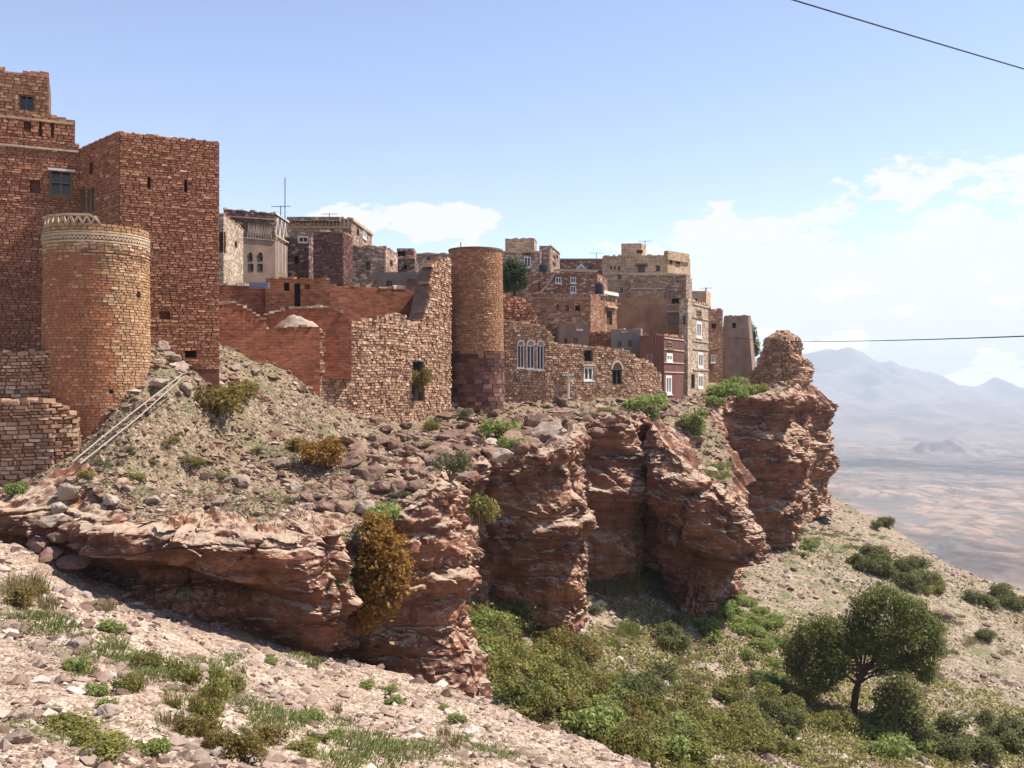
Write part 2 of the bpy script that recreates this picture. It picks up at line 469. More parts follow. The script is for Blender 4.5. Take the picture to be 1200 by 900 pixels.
def z_plat(x, y):
    q = np.stack([x, y, 0 * x], 1)
    return plat_tps(x, y) + 0.30 * fbm(q * 0.3 + 7, 4) + 0.12 * fbm(q * 1.3 + 4, 3)
def hit(px, py, fn, y0=3.0, y1=240.0, n=1500):
    """ground point seen at a pixel, by marching along the sight line"""
    Y = np.geomspace(y0, y1, n)
    x = (px - 600.0) / F * Y; z = (450.0 - py) / F * Y
    g = fn(x, Y)
    k = np.argmax(z < g)
    return np.array([x[k], Y[k], g[k]])

def sheet(name, fn, xs, ys, mat, keep=None, fan=False):
    if fan: Yg, Sg = np.meshgrid(ys, xs, indexing='ij'); X, Yv = (Sg * (Yg + 4)).ravel(), Yg.ravel()
    else: Yg, Xg = np.meshgrid(ys, xs, indexing='ij'); X, Yv = Xg.ravel(), Yg.ravel()
    Z = fn(X, Yv)
    ny, nx = len(ys), len(xs)
    i = np.arange(ny * nx).reshape(ny, nx)
    q = np.stack([i[:-1, :-1], i[:-1, 1:], i[1:, 1:], i[1:, :-1]], -1).reshape(-1, 4)
    if keep is not None:
        k = keep(X, Yv)
        q = q[k[q].all(1)]
    o = obj(name, np_mesh(name, np.stack([X, Yv, Z], 1), q, smooth=True), mat)
    return tag(o, kind='structure')

# ------------------------------------------------------------------ the cliff
# px, depth, py top, py bottom, outward offsets at v = 0, .2, .4, .6, .8, 1 (metres)
ST = [(-260, 37, 560, 660, (-1, -.8, -.4, 0, .2, 0)), (-60, 38.5, 585, 650, (-.6, -.4, -.2, 0, 0, 0)), (40, 38.6, 596, 668, (-.6, -.4, -.2, .1, .1, 0)),
      (100, 37.0, 604, 690, (-1.5, -1.4, -1.2, .0, .2, -.2)),
      (112, 35.4, 610, 705, (-1.9, -2.0, -2.0, .1, .2, -.4)), (240, 35.6, 622, 738, (-2.0, -2.2, -2.2, .1, .25, -.4)),
      (330, 36.6, 626, 755, (-2.0, -1.8, -1.9, .1, .3, -.4)), (385, 38, 628, 775, (-.9, -.5, -.2, .1, .1, -.3)),
      (412, 40.2, 622, 790, (-.3, 0, -.3, -.4, .0, 0)), (450, 41.2, 606, 800, (.3, .2, -.2, -.5, .1, .1)), (505, 41.2, 590, 812, (.9, .8, .2, -.3, -.2, .2)),
      (543, 42.2, 576, 818, (1.1, .9, .3, 0.1, -.3, .3)), (550, 46, 570, 815, (.4, .4, .2, 0, -.2, .2)),
      (538, 54, 560, 790, (0, 0, 0, 0, 0, 0)), (549, 58.5, 548, 760, (-.2, -.1, 0, 0, .1, .2)),
      (590, 59.6, 538, 726, (-.6, -.2, .1, .3, .2, .5)), (640, 59.2, 532, 728, (-.5, -.1, .2, .7, -.2, .9)), (674, 59.8, 520, 729, (-.4, 0, .2, .6, -.3, .6)),
      (681, 65, 512, 725, (-.3, 0, .2, .2, -.2, .3)), (672, 73, 502, 700, (0, .2, -.3, .2, -.4, 0)), (690, 77.5, 494, 692, (-.2, .5, -.5, .2, -.6, .3)),
      (738, 78, 494, 690, (-.2, .7, -.3, .8, -.4, .3)), (748, 81, 488, 690, (0, 0, 0, 0, 0, 0)), (752, 89, 478, 680, (0, 0, 0, 0, 0, 0)),
      (762, 82, 490, 690, (-.6, .2, .4, .4, .6, .2)), (776, 77, 520, 696, (-2.8, -2.6, .5, 1.0, .9, .1)), (815, 75.5, 552, 704, (-3.2, -3.0, .6, 1.2, .9, 0)),
      (860, 77, 572, 702, (-3.2, -3.0, .6, 1.1, .8, 0)), (882, 80.5, 592, 685, (-2.8, -2.4, .8, .8, .4, 0)), (884, 88, 585, 670, (-.8, 0, .6, .5, .2, 0)),
      (862, 96, 545, 650, (0, 0, .1, .1, 0, 0)), (836, 103.5, 478, 645, (0, 0, .1, .2, .2, .2)), (850, 107, 464, 632, (-.4, .2, .7, .9, -.2, .6)),
      (900, 107.5, 462, 622, (-.5, .2, .6, .9, -.6, 1.0)), (936, 108.5, 462, 618, (-.4, .3, .6, .8, -.5, .8)), (944, 116, 464, 612, (0, .2, .3, .4, -.2, .5)),
      (938, 128, 468, 600, (0, 0, 0, 0, 0, 0)), (950, 138, 470, 590, (-.3, -.9, .6, .5, .4, .9)), (968, 141, 474, 590, (-.6, -1.2, .8, .5, .5, 1.6)),
      (972, 150, 474, 590, (0, -.5, .5, .3, .3, .6)), (950, 185, 470, 580, (0, 0, 0, 0, 0, 0)), (900, 240, 460, 560, (0, 0, 0, 0, 0, 0))]
def build_cliff():
    P = np.array([xy(s[0], s[1]) for s in ST])
    A = np.array([[zpx(s[2], s[1]), zpx(s[3], s[1]), *s[4]] for s in ST])
    D = np.hstack([P, A])
    for _ in range(2):                                   # round the plan corners
        q = np.empty((2 * len(D) - 2, D.shape[1])); q[0::2] = 0.8 * D[:-1] + 0.2 * D[1:]; q[1::2] = 0.2 * D[:-1] + 0.8 * D[1:]
        D = np.vstack([D[:1], q, D[-1:]])
    seg = np.hypot(*np.diff(D[:, :2], axis=0).T)
    s = np.concatenate([[0], np.cumsum(seg)])
    # finer steps near the camera
    dens = 0.0022 * np.maximum(28.0, D[:, 1])
    cost = np.concatenate([[0], np.cumsum(seg / (0.5 * (dens[1:] + dens[:-1])))])
    n = int(cost[-1])
    su = np.interp(np.linspace(0, cost[-1], n), cost, s)
    B = np.stack([np.interp(su, s, D[:, k]) for k in range(D.shape[1])], 1)
    T = np.gradient(B[:, :2], axis=0)
    k = np.ones(61) / 61
    T = np.stack([np.convolve(np.pad(T[:, i], 30, 'edge'), k, 'valid') for i in (0, 1)], 1)
    T /= np.linalg.norm(T, axis=1)[:, None] + 1e-9
    N = np.stack([T[:, 1], -T[:, 0]], 1)
    nv, nc = 150, 34
    v = np.linspace(0, 1, nv)
    ztop, zbot = B[:, 2], B[:, 3] - 2.0
    Z = zbot[:, None] + (ztop - zbot)[:, None] * v[None, :]
    off = np.zeros_like(Z)
    vs = np.linspace(0, 1, 6)
    for i in range(n):
        tv = np.clip((Z[i] - B[i, 3]) / max(B[i, 2] - B[i, 3], 0.1) + .04 * math.sin(su[i] * .7), 0, 1) * 5
        fl = np.floor(tv); tv = fl + np.clip((tv - fl - .5) * 1.9 + .5, 0, 1)
        off[i] = np.interp(tv / 5, vs, B[i, 4:10])
    S = np.repeat(su[:, None], nv, 1)
    X0 = np.repeat(B[:, 0:1], nv, 1); Y0 = np.repeat(B[:, 1:2], nv, 1)
    q = np.stack([X0.ravel(), Y0.ravel(), Z.ravel()], 1)
    zz = q[:, 2] + 0.5 * fbm(q * np.array([.12, .12, .1]), 3)
    # beds of different hardness
    rl = np.random.RandomState(3); lay_z = np.concatenate([[-30], -26 + np.cumsum(rl.uniform(0.9, 3.2, 60))]); lay_o = rl.uniform(-.42, .42, len(lay_z))
    li = np.clip(np.searchsorted(lay_z, zz) - 1, 0, len(lay_z) - 1)
    lt = lay_z[np.minimum(li + 1, len(lay_z) - 1)]; bt = np.clip((zz - (lt - .38)) / .38, 0, 1); bt = bt * bt * (3 - 2 * bt)
    bed = (lay_o[li] * (1 - bt) + lay_o[np.minimum(li + 1, len(lay_z) - 1)] * bt) * (0.75 + 0.6 * perlin(q * .16 + 5))
    frac = (zz - lay_z[li]) / (lay_z[np.minimum(li + 1, len(lay_z) - 1)] - lay_z[li] + 1e-6)
    joint = -0.22 * np.exp(-((frac - 0.0) / 0.05) ** 2) * np.clip(.6 + 1.5 * perlin(q * .3 + 70), 0, 1.2)
    wq = np.stack([S.ravel() * .17, q[:, 1] * 0.04, zz * .27], 1) + 0.22 * np.stack([perlin(q * .7), perlin(q * .7 + 9), perlin(q * .7 + 21)], 1)
    f1, f2, cid = worley_soft(wq, .16)
    blk = (cid - .5) * 1.15 - 0.13 * np.exp(-((f2 - f1) / .05) ** 2)
    f1b, f2b, cidb = worley_soft(wq * 3.4 + 31, .22)
    blk2 = (cidb - .5) * 0.26 - 0.03 * np.exp(-((f2b - f1b) / .09) ** 2)
    big = 0.95 * fbm(q * .16 + 50, 3)
    fine = 0.13 * fbm(q * 0.9, 3) + 0.05 * fbm(q * 4.0, 3) - 0.10 * np.abs(fbm(q * np.array([1.5, 1.5, 2.6]) + 13, 3))
    crack = -0.5 * np.exp(-(perlin(np.stack([S.ravel() * .20, zz * .09, 0 * zz], 1) + .08 * perlin(q * .9)[:, None]) / .03) ** 2)
    wf = np.stack([S.ravel() * .62, q[:, 1] * .1, zz * .95], 1) + .15 * np.stack([perlin(q * 1.3 + 2), perlin(q * 1.3 + 11), perlin(q * 1.3 + 23)], 1)
    fine = fine + .42 * facets(wf) + .16 * facets(wf * 2.7 + 7)
    calm = 1 - .6 * np.clip((-8.5 - q[:, 0]) / 2.0, 0, 1)
    blk *= calm; big *= calm; crack *= calm
    d = (off.ravel() + bed + joint + blk + blk2 + big + fine + crack).reshape(Z.shape)
    # close to the rim the face rounds over
    d -= 0.35 * np.clip((v[None, :] - .93) / .07, 0, 1) ** 2
    X = X0 + N[:, 0:1] * d; Y = Y0 + N[:, 1:2] * d
    Zj = Z + 0.06 * fbm(q * 1.7 + 80, 2).reshape(Z.shape)
    # cap: runs inward from the rim and dives under the hill
    w = np.linspace(0, 1, nc + 1)[1:]
    inn = 3.8 * w
    Xc = X[:, -1:] - N[:, 0:1] * inn; Yc = Y[:, -1:] - N[:, 1:2] * inn
    zp = z_plat(Xc.ravel(), Yc.ravel()).reshape(Xc.shape)
    zp = np.clip(zp, ztop[:, None] - 1.5, ztop[:, None] + 3.0)
    qc = np.stack([Xc.ravel(), Yc.ravel(), 0 * Xc.ravel()], 1)
    f1, f2, cid = worley_soft(np.stack([qc[:, 0] * .55, qc[:, 1] * .55, qc[:, 2] + .5], 1) + .2 * perlin(qc)[:, None], .15)
    f1b, f2b, cidb = worley_soft(qc * 1.7 + 3, .2)
    rough = (0.5 * (cid - .35) - .15 * np.exp(-((f2 - f1) / .1) ** 2) + .26 * (cidb - .5) + .16 * fbm(qc * 1.4, 3) + .05 * fbm(qc * 5, 3)).reshape(Xc.shape)
    t = np.clip(w * 2.2, 0, 1)[None, :]
    edge = Zj[:, -1:]
    Zc = edge * (1 - t) + zp * t + rough * np.clip(w * 7, 0, 1)[None, :] * np.clip((1 - w) * 3, 0, 1)[None, :] - 0.9 * np.clip((w - .55) / .45, 0, 1)[None, :] ** 1.5
    V = np.stack([np.hstack([X, Xc]), np.hstack([Y, Yc]), np.hstack([Zj, Zc])], -1)
    m = nv + nc
    i = np.arange(n * m).reshape(n, m)
    fq = np.stack([i[:-1, :-1], i[1:, :-1], i[1:, 1:], i[:-1, 1:]], -1).reshape(-1, 4)
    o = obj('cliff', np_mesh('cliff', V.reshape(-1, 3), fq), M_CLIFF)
    tag(o, kind='structure')
    return B[:, :2], N
CL_P, CL_N = build_cliff()
CL_IN = CL_P - CL_N * 1.6
plat_poly = np.vstack([CL_IN[::6], [[20, 300], [-160, 300], [-160, 44]]])

sheet('near_slope', z_near, np.linspace(-1.0, 0.85, 620), np.concatenate([np.linspace(-8, 2, 12)[:-1], np.geomspace(2, 50, 420)]), M_NEAR,
      lambda x, y: (y < 41.5) | (x > -5) & (y < 47), fan=True)
sheet('valley_slope', z_valley, np.linspace(-22, 150, 480), np.concatenate([np.linspace(-15, 36, 12)[:-1], np.geomspace(36, 300, 420)]), M_TALUS)
sheet('village_hill', z_plat, np.linspace(-90, 70, 620), np.geomspace(34, 250, 560), M_RUBBLE, lambda x, y: in_poly(x, y, plat_poly))

# ------------------------------------------------------------------ far plain and mountains
def mat_far():
    t = NT('plain_soil')
    p = t.pos()
    n1 = t.noise(t.scale(p, (0.0014, 0.0010, 0)), 1.0, 9, 0.62, 0.8)
    c = t.ramp(n1, [(0.32, (0.035, 0.029, 0.025)), (0.45, (0.13, 0.09, 0.065)), (0.56, (0.25, 0.17, 0.12)), (0.68, (0.06, 0.05, 0.04))])
    f = t.voro(t.scale(p, (0.008, 0.005, 0)), 1.0)
    s = t.node('ShaderNodeSeparateColor'); t.l.new(f, s.inputs[0])
    c = t.mix(0.35, c, t.ramp(s.outputs[0], [(0, grey(0.55)), (1, grey(1.3))]), 'MULTIPLY')
    w = t.noise(t.scale(p, (0.005, 0.003, 0)), 1.0, 8, 0.6, 1.5)
    c = t.mix(t.rng(w, 0.54, 0.60, 0, 0.75), c, (0.10, 0.095, 0.085))
    w2 = t.noise(t.scale(p, (0.020, 0.011, 0)), 1.0, 7, 0.65, 1.0)
    c = t.mix(0.8, c, t.ramp(w2, [(0.35, grey(0.35)), (0.5, grey(1.0)), (0.62, grey(1.5))]), 'MULTIPLY')
    w3 = t.noise(t.scale(p, (0.0026, 0.0016, 0), (5, 3, 0)), 1.0, 6, 0.6, 2.0)
    c = t.mix(t.rng(w3, 0.55, 0.58, 0, 0.7), c, (0.13, 0.115, 0.10))
    return t.col(c)
M_FAR = mat_far()
M_MOUNT = mat_plain('mountain_rock', (0.20, 0.155, 0.13), 0.35, 0.003, 0.0)
PLAIN = -300.0
def z_plain(x, y):
    q = np.stack([x, y, 0 * x], 1)
    return PLAIN + 14 * fbm(q * .0011, 4) + 3.0 * fbm(q * 0.006, 3)
sheet('plain', z_plain, np.linspace(-9000, 13000, 300), np.concatenate([np.linspace(-2500, 900, 12)[:-1], np.geomspace(900, 17000, 260)]), M_FAR)
def mountain(name, Yr, prof, wid, base, rough, xs, ny, seed):
    pp = np.array(prof, float)
    rx = (pp[:, 0] - 600) / F * Yr; rz = (450 - pp[:, 1]) / F * Yr
    ys = np.linspace(Yr - wid, Yr + wid * .6, ny)
    def fn(x, y):
        q = np.stack([x, y, 0 * x + seed], 1)
        r = np.interp(x, rx, rz)
        yy = y + wid * .22 * fbm(q * (1.6 / wid), 3)
        t = np.clip(np.where(yy < Yr, (Yr - yy) / wid, (yy - Yr) / (wid * .6)), 0, 1)
        fall = (1 - t) ** 1.5
        gully = 1 - rough * np.abs(fbm(q * (5.0 / wid), 5)) * np.clip(t * 6, 0, 1)
        return base - 40 + (r - base + 40) * fall * gully
    return sheet(name, fn, xs, ys, M_MOUNT)
mountain('mountain_range', 10500, [(-400, 430), (0, 420), (400, 436), (700, 430), (850, 424), (915, 415), (940, 411), (985, 408), (1003, 413), (1022, 424),
         (1040, 422), (1055, 429), (1085, 434), (1104, 438), (1122, 450), (1150, 453), (1166, 451), (1176, 446), (1186, 440), (1192, 447), (1200, 455),
         (1240, 452), (1320, 440), (1500, 430)], 3400, PLAIN, 0.55, np.linspace(-8500, 9500, 420), 130, 1.0)
mountain('foothills', 7000, [(-400, 470), (300, 468), (800, 470), (940, 476), (1000, 470), (1040, 478), (1075, 472), (1100, 476), (1130, 470), (1180, 474), (1300, 466), (1500, 470)],
         2900, PLAIN, 0.75, np.linspace(-5500, 6000, 420), 90, 4.0)
mountain('mesa', 4300, [(900, 545), (1010, 538), (1040, 532), (1070, 524), (1078, 517), (1100, 515), (1112, 510), (1122, 511), (1135, 516), (1148, 519), (1156, 529), (1175, 538), (1230, 540), (1400, 545)],
         420, PLAIN, 0.6, np.linspace(900, 3300, 260), 60, 9.0)
# ------------------------------------------------------------------ masonry helpers
RED = [(0.0, (0.293, 0.123, 0.069)), (0.4, (0.371, 0.162, 0.092)), (0.8, (0.440, 0.201, 0.116)), (0.96, (0.500, 0.255, 0.148)), (0.99, (0.656, 0.422, 0.252))]
TAN = [(0.0, (0.271, 0.130, 0.069)), (0.4, (0.351, 0.178, 0.095)), (0.8, (0.413, 0.222, 0.120)), (0.96, (0.469, 0.271, 0.151)), (0.99, (0.567, 0.407, 0.252))]
GREYB = [(0.0, (0.238, 0.130, 0.080)), (0.3, (0.338, 0.191, 0.119)), (0.65, (0.427, 0.254, 0.161)), (0.9, (0.514, 0.327, 0.211)), (0.98, (0.589, 0.439, 0.301))]
DARK = [(0.0, (0.069, 0.039, 0.034)), (0.4, (0.138, 0.063, 0.049)), (0.8, (0.207, 0.094, 0.069)), (0.97, (0.299, 0.172, 0.121))]
MS_RED = mat_stone('red_stone', RED); MS_TAN = mat_stone('tan_stone', TAN, 0.25); MS_GREY = mat_stone('grey_brown_stone', GREYB, 0.35); MS_DARK = mat_stone('blackened_stone', DARK, 0.6)
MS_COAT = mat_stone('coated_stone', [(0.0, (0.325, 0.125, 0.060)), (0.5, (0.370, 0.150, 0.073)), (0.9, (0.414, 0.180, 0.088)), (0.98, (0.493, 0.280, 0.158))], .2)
MS_GOLD = mat_stone('golden_stone', [(0.0, (0.330, 0.180, 0.090)), (0.5, (0.420, 0.242, 0.126)), (0.9, (0.480, 0.294, 0.162)), (0.98, (0.550, 0.380, 0.243))], .1)
M_CREAM = mat_plain('cream_stone', (0.50, 0.38, 0.26), 0.3, 3)
M_MORTAR_R = mat_plain('red_mortar', (0.15, 0.062, 0.042), 0.35, 3); M_MORTAR_T = mat_plain('tan_mortar', (0.20, 0.115, 0.075), 0.35, 3); M_MORTAR_G = mat_plain('grey_mortar', (0.17, 0.115, 0.085), 0.35, 3)
M_MORTAR_D = mat_plain('dark_mortar', (0.06, 0.036, 0.03), 0.3, 3)
M_GLASS = NT('window_glass', 0.12, 0.5).col((0.02, 0.022, 0.026))
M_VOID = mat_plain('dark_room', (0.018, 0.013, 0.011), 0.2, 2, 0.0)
M_WHITE = mat_plain('whitewash', (0.66, 0.63, 0.58), 0.15, 4, 0.1)
M_WOOD = mat_plain('weathered_wood', (0.20, 0.125, 0.085), 0.4, 8)
M_DWOOD = mat_plain('dark_wood', (0.085, 0.05, 0.038), 0.4, 8)
M_IRON = mat_plain('dull_metal', (0.09, 0.085, 0.085), 0.2, 6, 0.1, 0.55)
M_RPLAS = mat_brick('red_mud_masonry', (0.305, 0.109, 0.060), (0.365, 0.137, 0.074), (0.250, 0.090, 0.050), 0.5, 0.2, None, .012)
M_OPLAS = mat_brick('orange_mud_masonry', (0.342, 0.131, 0.063), (0.408, 0.168, 0.081), (0.265, 0.105, 0.052), 0.5, 0.2, (0.397, 0.210, 0.114), .012)
M_BPLAS = mat_plain('brown_plaster', (0.265, 0.178, 0.132), 0.25, 1.0)
M_GPLAS = mat_plain('grey_cement', (0.22, 0.185, 0.16), 0.22, 1.0)
M_TPLAS = mat_plain('tan_plaster', (0.456, 0.318, 0.204), 0.22, 1.0)
M_ROOF = mat_plain('earth_roof', (0.36, 0.27, 0.20), 0.3, 1.5)
MB_RED = mat_brick('far_red_masonry', (0.257, 0.111, 0.074), (0.365, 0.176, 0.115), (0.135, 0.074, 0.054), 0.42, 0.18, (0.594, 0.446, 0.338))
MB_ORNG = mat_brick('far_orange_masonry', (0.312, 0.142, 0.080), (0.402, 0.204, 0.117), (0.179, 0.093, 0.065), 0.42, 0.18, (0.491, 0.358, 0.246))
MB_BRN = mat_brick('far_brown_masonry', (0.257, 0.155, 0.108), (0.405, 0.270, 0.189), (0.162, 0.101, 0.074), 0.42, 0.18, (0.620, 0.499, 0.378))
MB_TAN = mat_brick('far_tan_masonry', (0.455, 0.305, 0.189), (0.559, 0.390, 0.247), (0.338, 0.227, 0.143), 0.5, 0.22, (0.611, 0.455, 0.299))
MB_DRK = mat_brick('far_dark_masonry', (0.111, 0.068, 0.055), (0.195, 0.111, 0.085), (0.065, 0.046, 0.039), 0.42, 0.2, (0.390, 0.286, 0.221))
MB_PALE = mat_brick('far_pale_masonry', (0.380, 0.270, 0.190), (0.506, 0.380, 0.276), (0.230, 0.155, 0.109), 0.42, 0.2, (0.620, 0.529, 0.414))

BLOCKS = {}
def block_protos(mat):
    if mat.name in BLOCKS: return BLOCKS[mat.name]
    rs = np.random.RandomState(21); out = []
    for k in range(14):
        fr = 0.90
        V = np.array([(-1, -1, 0), (1, -1, 0), (1, 1, 0), (-1, 1, 0), (-fr, -fr, 1), (fr, -fr, 1), (fr, fr, 1), (-fr, fr, 1)], float)
        V += rs.uniform(-.05, .05, V.shape) * np.array([1, 1.4, 1]); V[4:, 2] += rs.uniform(-.3, .3, 4)
        Fq = np.array([(4, 5, 6, 7), (0, 1, 5, 4), (1, 2, 6, 5), (2, 3, 7, 6), (3, 0, 4, 7)])
        me = np_mesh('block', V, Fq, rnd=np.full(8, (k + 0.5) / 14)); me.materials.append(mat); out.append(me)
    BLOCKS[mat.name] = out
    return out
def courses(rs, u0, u1, z0, z1, ch, lmin, lmax, holes=(), top=None, prot=(0.02, 0.06), chj=0.25, gap=0.012, wav=0.0):
    R = []
    z = z0
    while z < z1:
        h = ch * rs.uniform(1 - chj, 1 + chj)
        u = u0 - rs.uniform(0, lmax)
        while u < u1:
            l = rs.uniform(lmin, lmax); a, b = max(u, u0), min(u + l, u1); u += l
            if b - a < 0.4 * lmin: continue
            zc = z + h / 2 + (wav * math.sin(0.5 * (a + b)) if wav else 0)
            bad = False
            for (h0, h1, g0, g1) in holes:
                if zc + h * .3 > g0 and zc - h * .3 < g1 and b > h0 and a < h1:
                    if a < h0 - .08: b = h0
                    elif b > h1 + .08: a = h1
                    else: bad = True
            if bad or b - a < 0.06: continue
            if top is not None and zc > top(0.5 * (a + b)) - 0.03: continue
            R.append((0.5 * (a + b), zc, (b - a) / 2 - gap * rs.uniform(.4, 1.6), h / 2 - gap * rs.uniform(.3, 1.3), rs.uniform(*prot), rs.rand()))
        z += h
    return np.array(R).reshape(-1, 6)
def lay_stones(R, f, mat, parent, n_ind=0, name='stone', stuff='stonework', seed=1, jit=0.12):
    """R rows: u, z, half width, half height, protrusion, random; f(u, z, d) -> xyz"""
    if len(R) == 0: return
    rs = np.random.RandomState(seed)
    pick = np.zeros(len(R), bool)
    if n_ind:
        pick[np.argsort(-(R[:, 2] * R[:, 3]))[:n_ind]] = True
    G = R[~pick]
    if len(G):
        n = len(G)
        fr = rs.uniform(.78, .96, n)
        V = np.empty((n, 8, 3))
        for k, (sx, sz, fz) in enumerate([(-1, -1, 0), (1, -1, 0), (1, 1, 0), (-1, 1, 0), (-1, -1, 1), (1, -1, 1), (1, 1, 1), (-1, 1, 1)]):
            s = fr if fz else 1.0
            ju, jz = rs.uniform(-jit, jit, n), rs.uniform(-jit, jit, n)
            V[:, k] = f(G[:, 0] + G[:, 2] * (sx * s + ju * fz), G[:, 1] + G[:, 3] * (sz * s + jz * fz), np.where(fz, G[:, 4] * rs.uniform(.7, 1.3, n), -0.03))
        base = (np.arange(n) * 8)[:, None, None]
        Fq = (np.array([(4, 5, 6, 7), (0, 1, 5, 4), (1, 2, 6, 5), (2, 3, 7, 6), (3, 0, 4, 7)])[None] + base).reshape(-1, 4)
        o = obj(stuff, np_mesh(stuff, V.reshape(-1, 3), Fq, rnd=np.repeat(G[:, 5], 8)), mat, parent)
        tag(o, kind='stuff')
    if pick.any():
        pr = block_protos(mat)
        for r in R[pick]:
            u, z = np.array([r[0]]), np.array([r[1]]); e = 0.02
            p0 = f(u, z, np.array([-.01]))[0]; t = (f(u + e, z, np.array([-.01]))[0] - p0); t /= np.linalg.norm(t)
            up = f(u, z + e, np.array([-.01]))[0] - p0; up /= np.linalg.norm(up)
            nn = np.cross(t, up); nn /= np.linalg.norm(nn)
            o = bpy.data.objects.new(name, pr[min(13, int(r[5] * 14))]); COL.objects.link(o)
            adopt(o, parent)
            m = Matrix(((t[0] * r[2], up[0] * r[3], nn[0] * (r[4] + .01), p0[0]), (t[1] * r[2], up[1] * r[3], nn[1] * (r[4] + .01), p0[1]),
                        (t[2] * r[2], up[2] * r[3], nn[2] * (r[4] + .01), p0[2]), (0, 0, 0, 1)))
            o.matrix_basis = m
def wall_face(mb, f, us, zs, holes=(), top=None, depth=0.28):
    """grid of quads with openings left free and their reveals built"""
    us = sorted(set([round(u, 4) for u in us] + [round(h[i], 4) for h in holes for i in (0, 1) if us[0] < h[i] < us[-1]]))
    zs = sorted(set([round(z, 4) for z in zs] + [round(h[i], 4) for h in holes for i in (2, 3)]))
    one = lambda u, z, d=0.0: f(np.array([u]), np.array([z]), np.array([d]))[0]
    for a, b in zip(us[:-1], us[1:]):
        ta, tb = (top(a), top(b)) if top else (1e9, 1e9)
        for c, d in zip(zs[:-1], zs[1:]):
            if c >= max(ta, tb): continue
            um, zm = 0.5 * (a + b), 0.5 * (c + d)
            if any(h[0] < um < h[1] and h[2] < zm < h[3] for h in holes): continue
            ca, cb, da, db = min(c, ta), min(c, tb), min(d, ta), min(d, tb)
            mb.quad(one(a, ca), one(b, cb), one(b, db), one(a, da), ((a, ca), (b, cb), (b, db), (a, da)))
    for h0, h1, g0, g1 in holes:
        P = [(h0, g0), (h1, g0), (h1, g1), (h0, g1)]
        for (a, c), (b, d) in zip(P, P[1:] + P[:1]):
            mb.quad(one(a, c), one(b, d), one(b, d, -depth), one(a, c, -depth))
class Path:
    """vertical wall line in plan with arc-length parameter"""
    def __init__(s, pts, batter=None):
        s.p = np.array(pts, float); sg = np.diff(s.p, axis=0); s.L = np.hypot(sg[:, 0], sg[:, 1]); s.s = np.concatenate([[0], np.cumsum(s.L)])
        s.t = sg / s.L[:, None]; s.batter = batter
    def __call__(s, u, z, d):
        k = np.clip(np.searchsorted(s.s, u, 'right') - 1, 0, len(s.L) - 1)
        t = s.t[k]; w = (u - s.s[k])[:, None]
        p = s.p[k] + t * w
        if s.batter: p = p + (s.batter[2] - p) * ((z - s.batter[0]) * s.batter[1])[:, None]
        p = p + np.stack([t[:, 1], -t[:, 0]], 1) * np.asarray(d).reshape(-1, 1)
        return np.stack([p[:, 0], p[:, 1], z], 1)
    def u_of(s, px):
        r = (px - 600.0) / F; best = None
        for k in range(len(s.L)):
            a, t = s.p[k], s.t[k]; den = t[0] - r * t[1]
            if abs(den) < 1e-9: continue
            w = (r * a[1] - a[0]) / den
            e = max(0, -w, w - s.L[k])
            if best is None or e < best[0]: best = (e, s.s[k] + w)
        return best[1]
    def depth(s, u):
        return float(s(np.array([u]), np.array([s.batter[0] if s.batter else 0.0]), np.array([0.0]))[0, 1])
    def rect(s, px0, px1, py0, py1):
        a, b = s.u_of(px0), s.u_of(px1); Y = s.depth(0.5 * (a + b))
        return (min(a, b), max(a, b), zpx(py1, Y), zpx(py0, Y))
def frame_part(f, h, mat, parent, w=0.07, d0=-0.16, d1=0.03, mull=1, rail=0, name='window_frame'):
    one = lambda u, z, d: f(np.array([u]), np.array([z]), np.array([d]))[0]
    b = MB()
    def bar(u0, u1, z0, z1):
        o = one(u0, z0, d0); b.box(o, one(u1, z0, d0) - o, one(u0, z0, d1) - o, one(u0, z1, d0) - o)
    h0, h1, g0, g1 = h
    bar(h0, h0 + w, g0, g1); bar(h1 - w, h1, g0, g1); bar(h0 + w, h1 - w, g0, g0 + w); bar(h0 + w, h1 - w, g1 - w, g1)
    for k in range(mull):
        u = h0 + (h1 - h0) * (k + 1) / (mull + 1); bar(u - w * .4, u + w * .4, g0 + w, g1 - w)
    for k in range(rail):
        z = g0 + (g1 - g0) * (k + 1) / (rail + 1)
        us = [h0 + w] + [v for q in range(mull) for v in (h0 + (h1 - h0) * (q + 1) / (mull + 1) - w * .4, h0 + (h1 - h0) * (q + 1) / (mull + 1) + w * .4)] + [h1 - w]
        for a, c in zip(us[0::2], us[1::2]): bar(a, c, z - w * .3, z + w * .3)
    return b.build(name, mat, parent)
def arch_panel(f, uc, hw, z0, rise, d, mat, parent, name='arch_panel', n=10):
    """half-round panel standing proud of the wall"""
    one = lambda u, z, dd: f(np.array([u]), np.array([z]), np.array([dd]))[0]
    b = MB(); P = [(uc + hw * math.cos(t), z0 + rise * math.sin(t)) for t in np.linspace(0, math.pi, n)]
    for (a, c), (e, g) in zip(P[:-1], P[1:]):
        b.quad(one(uc, z0, d), one(a, c, d), one(e, g, d), one(uc, z0, d)); b.quad(one(a, c, d), one(a, c, -.02), one(e, g, -.02), one(e, g, d))
    b.quad(one(uc - hw, z0, -.02), one(uc + hw, z0, -.02), one(uc + hw, z0, d), one(uc - hw, z0, d))
    return b.build(name, mat, parent)
